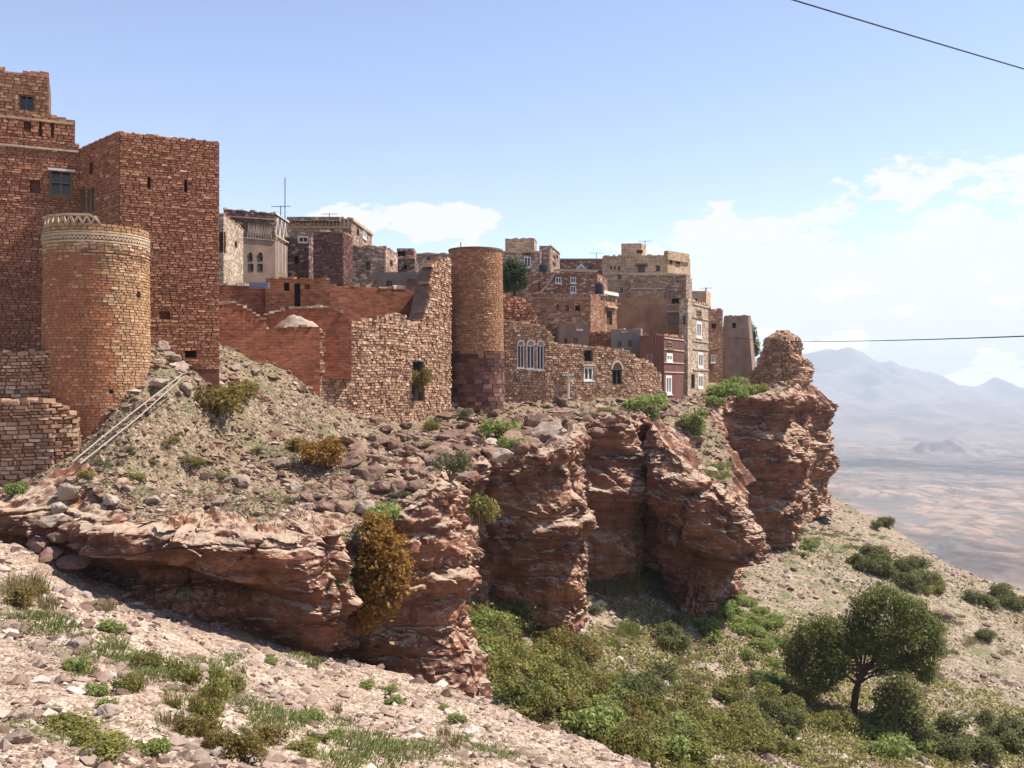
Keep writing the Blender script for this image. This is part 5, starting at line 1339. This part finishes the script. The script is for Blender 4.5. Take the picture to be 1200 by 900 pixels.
def plant(kind, p, size, label, group=None, parts=False, zs=1.0, name=None, lean=.12):
    me, sm = PLANTS[kind][RSR.randint(len(PLANTS[kind]))]
    nm = name or NAMES.get(kind, 'shrub')
    if parts and sm:
        root = bpy.data.objects.new(nm, None); COL.objects.link(root); root.empty_display_size = .2
        f_ = bpy.data.objects.new('foliage', me); s_ = bpy.data.objects.new('stem', sm)
        for o in (f_, s_): COL.objects.link(o); o.parent = root
    else:
        root = bpy.data.objects.new(nm, me); COL.objects.link(root)
    root.location = tuple(float(v) for v in p)
    root.rotation_euler = (RSR.uniform(-lean, lean), RSR.uniform(-lean, lean), RSR.uniform(0, 6.28))
    s = size * RSR.uniform(.88, 1.12)
    root.scale = (s, s, s * zs)
    return tag(root, label, 'grass' if kind in ('tuft', 'dry') else ('weed' if kind == 'weed' else 'shrub'), group)
# near slope
NEAR_ANCHORS = [(hit(px, py, z_near)[:2], w) for px, py, w in ((100, 868, 'the olive cushion plants'), (245, 818, 'the upright olive weed bushes'), (590, 870, 'the crest above the gully'), (400, 880, 'the wide green grass patch'),
                 (250, 725, 'the foot of the overhanging ledge'), (25, 712, 'the stacked rocks of the cliff end'), (450, 800, 'the foot of the cliff nose'))]
THICKET_ANCHORS = [(hit(px, py, z_valley, 42)[:2], w) for px, py, w in ((560, 760, 'the cliff nose'), (640, 740, 'the second rock buttress'), (720, 790, 'the bare stony patch'), (800, 880, 'the crest of the near slope'))]
def by(p, anchors): return min(anchors, key=lambda a: np.hypot(a[0][0] - p[0], a[0][1] - p[1]))[1]
def near(kind, spots, label, group, zs=1.0, nm=None):
    for px, py, s in spots: q = hit(px, py, z_near); plant(kind, q, s, label + (' by ' + by(q, NEAR_ANCHORS) if len(spots) > 6 else ''), group, kind in ('olive', 'dark', 'bright', 'grey', 'ochre'), zs, nm)
near('tuft', [(40, 733, .9), (60, 738, .8), (25, 722, .7), (110, 768, .9), (135, 775, 1.0), (155, 782, .8), (120, 755, .6), (88, 745, .4), (172, 792, .7), (195, 788, .7), (240, 785, .8), (265, 772, .6), (345, 772, .6), (360, 778, .6), (300, 838, .7), (325, 845, .7),
              (290, 850, .6), (420, 868, .8), (445, 876, .9), (470, 888, .9), (400, 880, .7), (430, 892, .8), (495, 880, .6), (540, 870, .6), (560, 880, .7), (585, 888, .6), (385, 895, .7), (355, 780, .4), (90, 790, .5), (395, 850, .5), (250, 815, .6), (275, 828, .5), (310, 770, .4)],
     'green grass tuft on near gravel', 'grass tufts on the near slope', .42)
near('bright', [(130, 742, .42), (88, 787, .3), (115, 815, .28), (125, 830, .25), (318, 778, .3), (365, 845, .42), (395, 868, .35), (430, 808, .42), (462, 826, .40), (535, 848, .38), (178, 888, .35), (455, 815, .4), (520, 832, .25), (205, 830, .2), (290, 880, .25), (350, 848, .35)],
     'small bright leafy plant on near gravel', 'leafy plants on the near slope', nm='leafy_plant')
near('ochre', [(20, 712, .7), (40, 700, .5), (260, 880, .5), (285, 893, .5), (240, 862, .45), (320, 872, .45), (225, 862, .35)], 'ochre weed clump on near gravel', 'ochre weeds on the near slope', nm='weed_clump')
near('olive', [(88, 862, .55), (112, 878, .55), (72, 852, .45), (130, 890, .5), (355, 882, .5), (375, 868, .35)], 'low olive cushion plant near the bottom of the gravel slope', 'cushion plants on the near slope', .6, 'cushion_plant')
near('olive', [(152, 812, .42), (174, 788, .45), (214, 802, .5), (250, 825, .5), (264, 812, .55), (240, 842, .4)], 'upright olive weed bush on the near gravel slope', 'olive weed bushes on the near slope', 1.3, 'weed_bush')
near('weed', [(158, 808, .45), (172, 785, .5), (222, 798, .5), (246, 830, .5), (272, 808, .45), (282, 790, .4), (205, 828, .5), (240, 845, .6), (520, 862, .5), (530, 875, .5), (395, 835, .4)], 'thin brownish weed on near gravel', 'tall weeds on the near slope')
near('dry', [(260, 722, .9), (248, 720, .7), (120, 715, .5), (300, 745, .5), (30, 690, .8), (15, 700, .7), (360, 765, .4), (50, 712, .6), (200, 850, .4)], 'straw coloured grass tuft on near gravel', 'dry grass on the near slope')
# rubble slope, ledges and cliff
pl = lambda px, py, y0=36: hit(px, py, z_plat, y0)
plant('ochre', pl(252, 484, 44), 1.9, 'large ochre green bush beside the foot of the round tower', parts=True)
plant('ochre', pl(283, 466, 46), 1.1, 'smaller ochre bush spilling over the rubble next to the large one', parts=True)
plant('orange', pl(378, 548, 45), 1.55, 'rusty orange and olive bush below the ruined wall', parts=True)
plant('ochre', pl(345, 530, 45), 1.0, 'ochre bush leaning on the rubble left of the rusty bush', parts=True)
plant('ochre', pW1(np.array([pW1.u_of(489)]), np.array([zpx(452, 77)]), np.array([.25]))[0], 1.35, 'dry hanging bush in the opening of the ruined wall', parts=True, zs=1.5)
plant('bright', pl(22, 582), .8, 'green tuft bush below the left terrace wall', parts=True)
plant('bright', pt(450, 612, 41.2), .95, 'dark leafy green shrub rooted at the rim of the cliff', parts=True)
plant('grey', pl(470, 585), .9, 'grey green mat of herbs at the cliff rim', parts=True, zs=.5)
plant('grey', pl(530, 555, 45), 1.3, 'grey green bush among the boulders near the cliff rim', parts=True)
plant('bright', pl(585, 515, 55), 1.6, 'glossy green shrub between the boulders below the slim tower', parts=True)
plant('bright', pl(600, 530, 55), 1.1, 'dark leaved shrub hanging over the rock below the glossy shrub', parts=True)
plant('olive', pl(505, 505, 55), 1.0, 'olive shrub at the foot of the slim tower', parts=True); plant('grey', pl(545, 492, 60), 1.0, 'pale dry bush right at the base of the slim tower', parts=True)
for px, py, s in ((355, 432, .5), (120, 545, .5), (160, 560, .5), (230, 545, .6), (200, 520, .5), (260, 560, .5), (300, 530, .5), (420, 555, .6), (440, 575, .6), (100, 560, .5), (180, 545, .4), (340, 590, .5), (150, 530, .4), (220, 580, .4), (505, 525, .8), (515, 515, .6), (690, 490, .8), (710, 484, .9), (640, 478, .7), (730, 492, .8), (600, 500, .8)):
    plant('grey' if RSR.rand() < .5 else 'olive', pl(px, py), s, 'low scrubby plant on the rubble slope above the cliff', 'scrub on the rubble slope', True, .6, 'low_scrub')
# hanging orange shrub on the cliff
c = pt(448, 715, 40.0)
root = empty('hanging_shrub', c, 'big rusty orange shrub hanging on the rock face of the cliff nose', 'shrub')
L = [(a, b, z, r) for a, b, z, r in [(-.2, -.2, 3.0, .8), (.3, -.3, 2.5, .9), (-.3, -.4, 2.0, .8), (.5, -.3, 1.9, .8), (.1, -.5, 1.3, .9), (-.6, -.3, 1.0, .7), (.6, -.3, 1.2, .7), (-.5, -.4, .2, .7), (-.6, -.3, -.5, .5), (.1, -.4, .4, .7), (-.3, .1, 3.6, .5)]]
V, Fq, r = foliage(40, L, 6500, .11); obj('foliage', np_mesh('foliage', V + c, Fq, rnd=r), G_ORANGE, root)
b = MB()
for l in L[::2]: b.tube([c + (0, .6, .6), c + np.array(l[:3]) * .6 + (0, .2, 0), c + np.array(l[:3])], [.07, .05, .02], 5)
b.build('stem', M_DWOOD, root)
plant('bright', pt(398, 688, 38.6), .75, 'small green bush left of the hanging orange shrub', parts=True); plant('grey', pt(400, 668, 39.0), .8, 'grey twiggy bush above the small green bush on the cliff', parts=True)
plant('grey', pt(425, 640, 40.0), .9, 'grey green bush at the top of the hanging orange shrub', parts=True)
plant('olive', pt(562, 612, 56.8), 1.3, 'olive vine clinging to the corner of the second rock buttress', parts=True, zs=1.5)
plant('bright', pl(757, 484, 86), 2.7, 'dense green bush at the corner of the arched window house', parts=True)
def vine(c, w, hgt, mat, n, label, leaf, seed):
    c = np.array(c); root = empty('creeper', c, label, 'creeper'); rs = np.random.RandomState(seed)
    L = [(rs.uniform(-w, w) * (1 - .4 * k / 8), rs.uniform(-.4, .1), -hgt * k / 8, w * rs.uniform(.5, .9)) for k in range(9)]
    V, Fq, r = foliage(seed, L, n, leaf); obj('foliage', np_mesh('foliage', V + c, Fq, rnd=r), mat, root)
    b = MB(); b.tube([c + (0, .5, .3), c + (0, .1, -hgt * .5), c + (.1, .1, -hgt)], [.08, .06, .03], 5); b.build('stem', M_DWOOD, root)
vine(pt(755, 480, 86.5), 1.2, 3.0, G_DARK, 2600, 'dark creeper hanging in the cleft under the dense green bush', .17, 51)
vine(pt(815, 482, 92), .9, 3.2, G_BRIGHT, 2200, 'narrow green creeper hanging down the rock beside the tall cliff house', .15, 52)
for px, py, s in ((846, 468, 1.9), (858, 462, 2.0), (868, 468, 1.7), (838, 475, 1.5), (880, 462, 1.6), (850, 456, 1.6), (866, 455, 1.5), (890, 460, 1.3), (840, 464, 1.6)):
    plant('bright' if s > 1.45 else 'olive', pl(px, py, 100), s, 'green bush on the rim below the sloping walled house', 'bushes on the far rim', True)
for px, py, s in ((835, 548, 1.0), (842, 560, 1.2), (850, 545, .8), (828, 555, .8)): plant('tuft', pl(px, py, 78), s, 'grass clump in the notch between two cliff buttresses', 'grass in the cliff notch')
# gully thicket
va = lambda px, py, y0=42: hit(px, py, z_valley, y0)
TH = np.array([(543, 712), (600, 728), (640, 742), (690, 775), (705, 800), (760, 835), (815, 860), (825, 900), (740, 900), (650, 850), (545, 812)], float)
n = 0
while n < 110:
    px, py = RSR.uniform(540, 830), RSR.uniform(695, 905)
    if not in_poly(np.array([px]), np.array([py]), TH)[0]: continue
    q = va(px, py); u = RSR.rand(); n += 1
    kd = 'olive' if u < .55 else ('bright' if u < .78 else ('ochre' if u < .93 else 'dark'))
    lab = {'olive': 'olive green bush in the dense thicket at the foot of the cliff', 'bright': 'fresh green bush in the dense thicket at the foot of the cliff', 'ochre': 'yellow brown bush in the dense thicket at the foot of the cliff', 'dark': 'dark green bush in the dense thicket at the foot of the cliff'}[kd]
    plant(kd, q, RSR.uniform(1.0, 1.7), lab.replace(' at the foot of the cliff', ' by ' + by(q, THICKET_ANCHORS)), 'bushes of the gully thicket', True)
def clump(kind, cx, cy, rx, ry, n, s0, s1, label, group, parts=True, zs=1.0):
    for _ in range(n):
        a, r = RSR.uniform(0, 6.28), math.sqrt(RSR.rand()); plant(kind, va(cx + rx * r * math.cos(a), cy + ry * r * math.sin(a)), RSR.uniform(s0, s1), label, group, parts, zs)
plant('grey', va(668, 725), 1.5, 'tall grey green herb standing against the cliff foot', parts=True, zs=1.7)
clump('grey', 690, 705, 25, 15, 8, .7, 1.2, 'pale grey green shrub beside the tall herb at the cliff foot', 'grey shrubs at the cliff foot')
clump('dry', 725, 685, 55, 14, 26, .9, 1.4, 'dry tall grass clump along the cliff foot', 'dry grass at the cliff foot', False)
clump('olive', 760, 688, 30, 10, 8, .6, 1.0, 'olive scrub along the shadowed cliff foot', 'scrub at the cliff foot')
clump('dark', 680, 775, 18, 22, 6, .8, 1.2, 'dark shrub on the edge of the thicket beside bare ground', 'dark shrubs by the bare patch')
clump('dark', 790, 752, 20, 18, 7, .8, 1.3, 'dark bush on the stony ground between cliff and tree', 'dark bushes on stony ground')
clump('dark', 765, 805, 40, 25, 9, .8, 1.3, 'dark bush in the scrub belt below the stony ground', 'dark bushes in the scrub belt')
clump('bright', 870, 735, 50, 28, 24, .8, 1.4, 'fresh green low bush on the slope below the undercut rock', 'green bushes below the undercut rock')
clump('tuft', 840, 705, 40, 12, 16, .8, 1.3, 'green grass patch at the base of the undercut rock', 'grass below the undercut rock', False)
clump('tuft', 722, 745, 25, 10, 8, .7, 1.1, 'thin grass patch on the bare ground by the thicket', 'grass by the thicket', False)
clump('dark', 867, 800, 12, 14, 3, .9, 1.2, 'rounded dark bush standing alone on bare gravel', 'lone bushes on gravel')
clump('bright', 925, 625, 20, 14, 9, .8, 1.3, 'green bush at the foot of the far cliff buttress', 'bushes at the far cliff foot')
clump('bright', 945, 645, 14, 10, 6, .7, 1.1, 'green bush trailing down from the far cliff foot', 'trailing bushes at the far cliff foot')
clump('dark', 1020, 665, 22, 16, 10, 1.2, 1.8, 'dark bush in the long belt of scrub on the far slope', 'scrub belt on the far slope')
clump('dark', 1065, 680, 30, 16, 10, 1.2, 1.7, 'dark bush in the long belt of scrub on the far slope', 'scrub belt on the far slope')
clump('olive', 1095, 690, 14, 8, 5, .8, 1.2, 'olive bush at the end of the far scrub belt', 'olive bushes on the far slope')
clump('dark', 1170, 708, 32, 12, 9, 1.2, 1.7, 'dark bush on the outer edge of the slope above the plain', 'bushes on the outer slope edge')
clump('dark', 1033, 618, 8, 3, 3, 1.3, 1.7, 'dark bush on the skyline of the far slope', 'bushes on the slope skyline')
clump('dark', 1152, 748, 10, 5, 3, .9, 1.2, 'small dark bush on the open slope above the scree', 'small bushes on the open slope')
clump('olive', 840, 850, 60, 35, 15, 1.0, 1.6, 'olive brown bush in the scrub left of the tree', 'scrub left of the tree')
clump('olive', 930, 850, 60, 40, 14, 1.0, 1.6, 'olive bush in the scrub at the foot of the tree', 'scrub around the tree foot')
clump('dark', 900, 830, 60, 40, 10, .9, 1.3, 'dark leafy bush in the scrub at the foot of the tree', 'dark scrub around the tree foot')
clump('bright', 1060, 865, 50, 30, 13, 1.0, 1.6, 'grey green bush right of the tree foot', 'bushes right of the tree')
clump('dark', 1140, 870, 60, 25, 14, 1.0, 1.6, 'dark bush on the lower slope right of the tree', 'dark bushes right of the tree')
clump('tuft', 1000, 640, 80, 25, 26, .6, 1.0, 'pale grass tuft on the far scree', 'grass on the far scree', False, .5)
clump('dry', 1100, 770, 80, 60, 30, .6, 1.0, 'dry grass tuft on the open scree slope', 'dry grass on the scree', False, .6)
clump('dry', 820, 790, 90, 60, 24, .6, .9, 'dry grass tuft between the scrub bushes', 'dry grass in the scrub', False, .6)
clump('bright', 905, 780, 40, 40, 14, .8, 1.2, 'light green shrub on the left side of the tree', 'shrubs beside the tree')
# low herbs that nobody could count
def cover(name, n, y0, y1, s0, s1, fn, mask, mat, leaf, hgt, seed):
    P, rs = fan_points(n, y0, y1, s0, s1, fn, seed)
    P = P[mask(P)]; n = len(P)
    P = P + np.stack([rs.normal(0, .04, n), rs.normal(0, .04, n), hgt * rs.rand(n) ** 1.5], 1)
    nr = rs.normal(size=(n, 3)) + np.array([0, 0, .8]); nr /= np.linalg.norm(nr, axis=1)[:, None]
    t = np.cross(nr, rs.normal(size=(n, 3))); t /= np.linalg.norm(t, axis=1)[:, None]; b = np.cross(nr, t)
    sz = (leaf * rs.uniform(.5, 1.4, n))[:, None]
    V = np.stack([P - t * sz, P - b * sz * .5, P + t * sz, P + b * sz * .5], 1).reshape(-1, 3)
    return tag(obj(name, np_mesh(name, V, np.arange(4 * n).reshape(-1, 4), rnd=np.repeat(rs.rand(n), 4)), mat), kind='stuff')
def px_of(P): return 600 + F * P[:, 0] / P[:, 1], 450 - F * P[:, 2] / P[:, 1]
pn = lambda P, sc, o: fbm(np.stack([P[:, 0], P[:, 1], 0 * P[:, 0]], 1) * sc + o, 4)
def region(P, pts, w, sc, o, thr=0.0):
    """patchy cover, strongest inside the given ground circles (x, y, radius)"""
    m = np.full(len(P), -1.0)
    for x, y, r in pts: m = np.maximum(m, 1 - np.hypot(P[:, 0] - x, P[:, 1] - y) / r)
    return m + w * pn(P, sc, o) > thr
def spots(lst, fn, y0): return [(*hit(px, py, fn, y0)[:2], r) for px, py, r in lst]
S1 = spots([(600, 760, 6), (640, 770, 7), (690, 810, 7), (740, 850, 6), (800, 880, 7), (870, 735, 8), (840, 850, 7), (930, 850, 8), (1050, 870, 8), (1150, 880, 9), (780, 800, 7), (900, 790, 7), (575, 740, 5), (660, 745, 5), (1100, 850, 9), (1000, 885, 9), (820, 760, 6), (930, 745, 6), (860, 820, 7), (960, 810, 7), (1180, 850, 8)], z_valley, 42)
cover('ground_cover', 130000, 46, 110, -.06, .55, z_valley, lambda P: region(P, S1, 1.3, .25, 3, .15), G_OLIVE, .13, .45, 301)
S2 = spots([(1020, 668, 12), (1070, 685, 12), (930, 632, 8), (950, 650, 7), (1170, 708, 10), (1000, 640, 12)], z_valley, 42)
cover('ground_cover', 16000, 80, 175, .2, .56, z_valley, lambda P: region(P, S2, 1.3, .2, 8, .2), G_DARK, .16, .4, 302)
S3 = spots([(40, 733, 1.6), (120, 768, 2.2), (160, 785, 2.0), (240, 790, 2.2), (300, 842, 1.8), (430, 875, 2.4), (470, 890, 2.0), (560, 880, 2.0), (340, 775, 1.5), (385, 870, 2.0), (200, 800, 1.5), (90, 862, 1.4)], z_near, 5)
cover('low_grass', 60000, 11, 36, -.55, .1, z_near, lambda P: region(P, S3, 1.2, .8, 3, .25), G_GRASS, .035, .12, 303)
cover('low_herbs', 30000, 38, 62, -.52, -.06, z_plat, lambda P: in_poly(P[:, 0], P[:, 1], plat_poly) & (pn(P, .35, 5) > .12), G_GREY, .06, .12, 304)
cover('low_herbs', 16000, 60, 165, .05, .56, z_valley, lambda P: pn(P, .12, 15) > .18, G_GREY, .12, .2, 305)
# trees
def tree(name, base, label, L, n, leaf, mat, trunk, seed, asp=1.6, grow=1.0):
    root = empty(name, base, label, 'tree'); base = np.array(base)
    L = [(l[0] * grow, l[1] * grow, l[2] * (1 + (grow - 1) * .5), l[3] * grow) for l in L]
    V, Fq, r = foliage(seed, L, n, leaf, asp, .5, .35); obj('crown', np_mesh('crown', V + base, Fq, rnd=r), mat, root)
    b = MB(); rs = np.random.RandomState(seed)
    for l in L:
        q = np.array(l[:3]); f_ = np.array(trunk[1]) * rs.uniform(.6, .98)
        m_ = f_ + (q - f_) * .45 + rs.normal(0, .25, 3) + np.array([-.25 * q[0] * .3, 0, .3])
        b.tube([f_, f_ * .5 + m_ * .5 + rs.normal(0, .1, 3), m_, q], [trunk[2] * .38, trunk[2] * .28, trunk[2] * .17, trunk[2] * .06], 6)
    b2 = MB(); b2.tube([np.array([0, 0, -.8]), np.array(trunk[0]), np.array(trunk[1])], [trunk[2] * 1.25, trunk[2], trunk[2] * .65], 9)
    t = obj('trunk', np_mesh('trunk', np.array(b2.v) + base, np.array(b2.f)), M_DWOOD, root); obj('limb', np_mesh('limb', np.array(b.v) + base, np.array(b.f)), M_DWOOD, root)
    return root
tb = va(998, 838)
tree('acacia_tree', tb, 'leafy dark green tree with a leaning trunk on the slope below the cliff',
     [(-2.6, 0, 5.4, 1.3), (-3.4, .5, 4.2, 1.1), (-1.6, -.4, 5.9, 1.2), (-3.0, -.5, 2.9, 1.1), (-1.7, -.7, 4.2, 1.2), (-3.6, .2, 3.3, .8), (-2.0, -.6, 2.4, .9), (-.9, .2, 2.9, .8), (1.0, 0, 7.4, 1.2), (2.3, .3, 7.7, 1.3), (3.7, 0, 7.0, 1.3), (4.8, .2, 5.9, 1.3), (5.2, .3, 4.6, 1.1), (3.2, -.6, 5.8, 1.3), (1.6, -.5, 5.9, 1.1), (4.5, -.3, 3.6, 1.0), (3.2, .5, 4.4, 1.0), (4.9, .2, 2.6, .7), (.3, .4, 6.2, .9), (.2, .3, 4.9, .9), (1.3, .6, 4.6, .9), (2.2, .4, 3.2, .9), (-.2, .8, 3.8, 1.0), (-.6, -.2, 5.0, 1.0), (.6, -.4, 5.2, 1.0), (1.8, -.3, 4.4, 1.0), (3.6, .6, 3.3, .9), (-1.2, .3, 3.4, .9)],
     42000, .115, G_OLIVE if False else mat_leaf('tree_leaves', [(0, (.07, .08, .014)), (.5, (.135, .15, .03)), (1, (.23, .235, .06))]), ((.3, 0, 1.6), (.9, 0, 3.6), .24), 60, grow=1.12)
tree('small_tree', va(1055, 868), 'grey leaved small tree just right of the leaning trunk', [(0, 0, 2.4, 1.2), (.9, 0, 1.9, 1.0), (-.8, 0, 2.8, 1.1), (-.3, -.3, 3.8, 1.1), (.5, .2, 3.1, 1.0), (-1.2, 0, 1.7, .9), (1.2, -.2, .9, .9)], 5000, .16, G_DARK, ((0, 0, .7), (0, 0, 1.5), .14), 61)
tt = pt(603, 350, 106); tree('village_tree', tt, 'dusty green tree beside the slim tower among the houses', [(-.6, 0, 2.6, 1.2), (.5, 0, 3.1, 1.1), (.0, 0, 1.6, 1.1), (-.4, 0, 3.7, .8), (.9, .1, 2.0, .8), (-1.0, 0, 1.4, .8)], 3800, .16, G_GREY if False else mat_leaf('dusty_leaves', [(0, (.03, .042, .018)), (.5, (.065, .085, .038)), (1, (.12, .14, .07))]), ((0, 0, .6), (0, 0, 1.4), .18), 62)
tt = pt(875, 425, 136); tree('dark_tree', tt, 'dark narrow tree behind the sloping walled house', [(-.3, 0, 6.0, .7), (.1, 0, 5.2, .9), (.4, 0, 4.4, 1.0), (.2, 0, 3.4, 1.2), (.8, 0, 2.6, 1.1), (-.2, 0, 2.0, 1.2), (1.1, 0, 1.6, .9), (.9, 0, 3.9, .6)], 3600, .19, G_DARK, ((0, 0, 1), (0, 0, 2), .18), 63)

# ------------------------------------------------------------------ small things
def tubes(name, label, cat, pts, rad, mat, n=6):
    b = MB(); b.tube(pts, rad, n); return tag(b.build(name, mat), label, cat)
M_PIPE = mat_plain('pale_pipe', (.42, .36, .29), .2, 5, .1, .6)
g = lambda px, py, y0, dz: hit(px, py, z_plat, y0) + np.array([0, 0, dz])
for dx, dy, lab in ((0, 0, 'upper'), (9, 4, 'lower')):
    q0, q1 = pt(85 + dx, 541 + dy * .5, 40.4), pt(213 + dx * .3, 439 + dy * .5, 45.4)
    ts = np.linspace(0, 1, 40)[:, None]; L_ = q0 + (q1 - q0) * ts
    lift = max(0.0, float((z_plat(L_[:, 0], L_[:, 1]) - L_[:, 2]).max() + .02)); q0, q1 = q0 + (0, 0, lift), q1 + (0, 0, lift)
    tubes('pipe', 'long pale pipe lying up the rubble slope, the %s of two' % lab, 'pipe', [q0, (q0 + q1) / 2 + np.array([0, 0, .06 - dx * .02]), q1], .03, M_PIPE)
cp = [hit(px, py, z_plat, 34) + np.array([0, 0, .08]) for px, py in ((-30, 602), (0, 599), (20, 593), (40, 583), (60, 572), (85, 556))]
tubes('hose', 'pale hose trailing down to the left of the two pipes', 'hose', cp, .05, M_PIPE)
def tank(c, r, h_, label):
    root = empty('water_tank', c, label, 'tank'); c = np.array(c); m = NT('black_plastic', .45, .4).col((.012, .013, .016))
    b = MB(); b.tube([c, c + (0, 0, .08), c + (0, 0, h_ * .33), c + (0, 0, h_ * .66), c + (0, 0, h_), c + (0, 0, h_ * 1.12)], [r * .96, r, r * 1.0, r, r * .98, r * .5], 16); b.build('tank_body', m, root, True)
    b = MB(); b.tube([c + (0, 0, h_ * 1.11), c + (0, 0, h_ * 1.2)], r * .35, 10); b.build('lid', m, root)
    for k_ in (.3, .6):
        b = MB(); b.tube([c + (0, 0, h_ * k_ - .04), c + (0, 0, h_ * k_ + .04)], r * 1.04, 16); b.build('rib', m, root)
tank(pt(702, 344.5, 113), .52, 1.15, 'black plastic water tank on the orange red house roof'); tank(pt(637, 320, 123), .6, 1.0, 'black plastic water tank behind the brown stair house roof edge')
def mast(px, py0, py1, Y, label, arms=0):
    a, b_ = pt(px, py1, Y), pt(px, py0, Y); root = empty('aerial', a, label, 'aerial')
    b = MB(); b.tube([a + (0, 0, -.4), b_], .045, 5); b.build('mast', M_IRON, root)
    if arms:
        b = MB(); b.tube([b_ + (-.9, 0, -.1), b_ + (.9, 0, -.05)], .03, 4); b.build('boom', M_IRON, root)
        for k_ in range(arms):
            x = -.8 + 1.6 * k_ / max(1, arms - 1); b = MB(); b.tube([b_ + (x, -.35, -.08), b_ + (x, .35, -.08)], .02, 4); b.build('dipole', M_IRON, root)
mast(334, 208, 252, 94, 'tall thin mast on the brown house with arched windows'); mast(329, 241, 251, 94.5, 'small television aerial beside the tall mast', 4)
mast(386, 250, 258, 118, 'small television aerial on the long brown roofline', 5); mast(540, 284, 294, 86, 'short post on top of the slim round tower'); mast(699, 296, 306, 150, 'thin aerial on the dark flat roofed house', 3)
mast(756, 282, 288, 138.5, 'short aerial on the rooftop room of the pale house', 3); mast(828, 337, 343, 151, 'short aerial on the small pinkish house', 3)
# wires and the poles that carry them, both just outside the view
M_WIRE = mat_plain('black_cable', (.03, .03, .033), .1, 5, 0, .6)
def pole(x, y, ztop, label):
    zg = float(z_near(np.array([x]), np.array([y]))[0]); root = empty('utility_pole', (x, y, zg), label, 'pole')
    b = MB(); b.tube([(x, y, zg - .8), (x, y, ztop + .4)], [.14, .09], 9); b.build('post', M_WOOD, root)
    b = MB(); b.box((x - .6, y - .05, ztop + .06), (1.2, 0, 0), (0, .1, 0), (0, 0, .1)); b.build('crossarm', M_WOOD, root)
A, B = np.array([-4.1, 5.6, 3.96]), np.array([15.0, 21.2, 5.68])
pole(A[0], A[1], A[2], 'wooden utility pole left of the camera'); pole(B[0], B[1], B[2], 'wooden utility pole right of the view')
def wire(a, b_, sag, rad, label, n=24):
    tubes('power_cable', label, 'cable', [a + (b_ - a) * t - np.array([0, 0, sag * 4 * t * (1 - t)]) for t in np.linspace(0, 1, n)], rad, M_WIRE, 5)
wire(A, B, .06, .011, 'black cable crossing the sky at the upper right corner')
wire(pt(862, 396, 124.0), np.array([15.0, 21.2, 1.19]), .35, .022, 'thin wire running out from the sloping walled house', 40)

# ------------------------------------------------------------------ haze
def haze():
    b = MB()
    lo, hi = np.array([-9600., -2900., PLAIN - 60]), np.array([13600., 17600., 440.])
    d = hi - lo
    b.box(lo, (d[0], 0, 0), (0, d[1], 0), (0, 0, d[2]))
    m = bpy.data.materials.new('haze_air'); m.use_nodes = True
    n, l = m.node_tree.nodes, m.node_tree.links
    n.clear()
    v = n.new('ShaderNodeVolumePrincipled'); v.inputs['Color'].default_value = (0.66, 0.765, 0.875, 1)
    v.inputs['Density'].default_value = HAZE
    v.inputs['Anisotropy'].default_value = 0.0
    o = n.new('ShaderNodeOutputMaterial'); l.new(v.outputs[0], o.inputs['Volume'])
    return tag(b.build('haze', m), kind='stuff')
HAZE = 0.000115
haze()
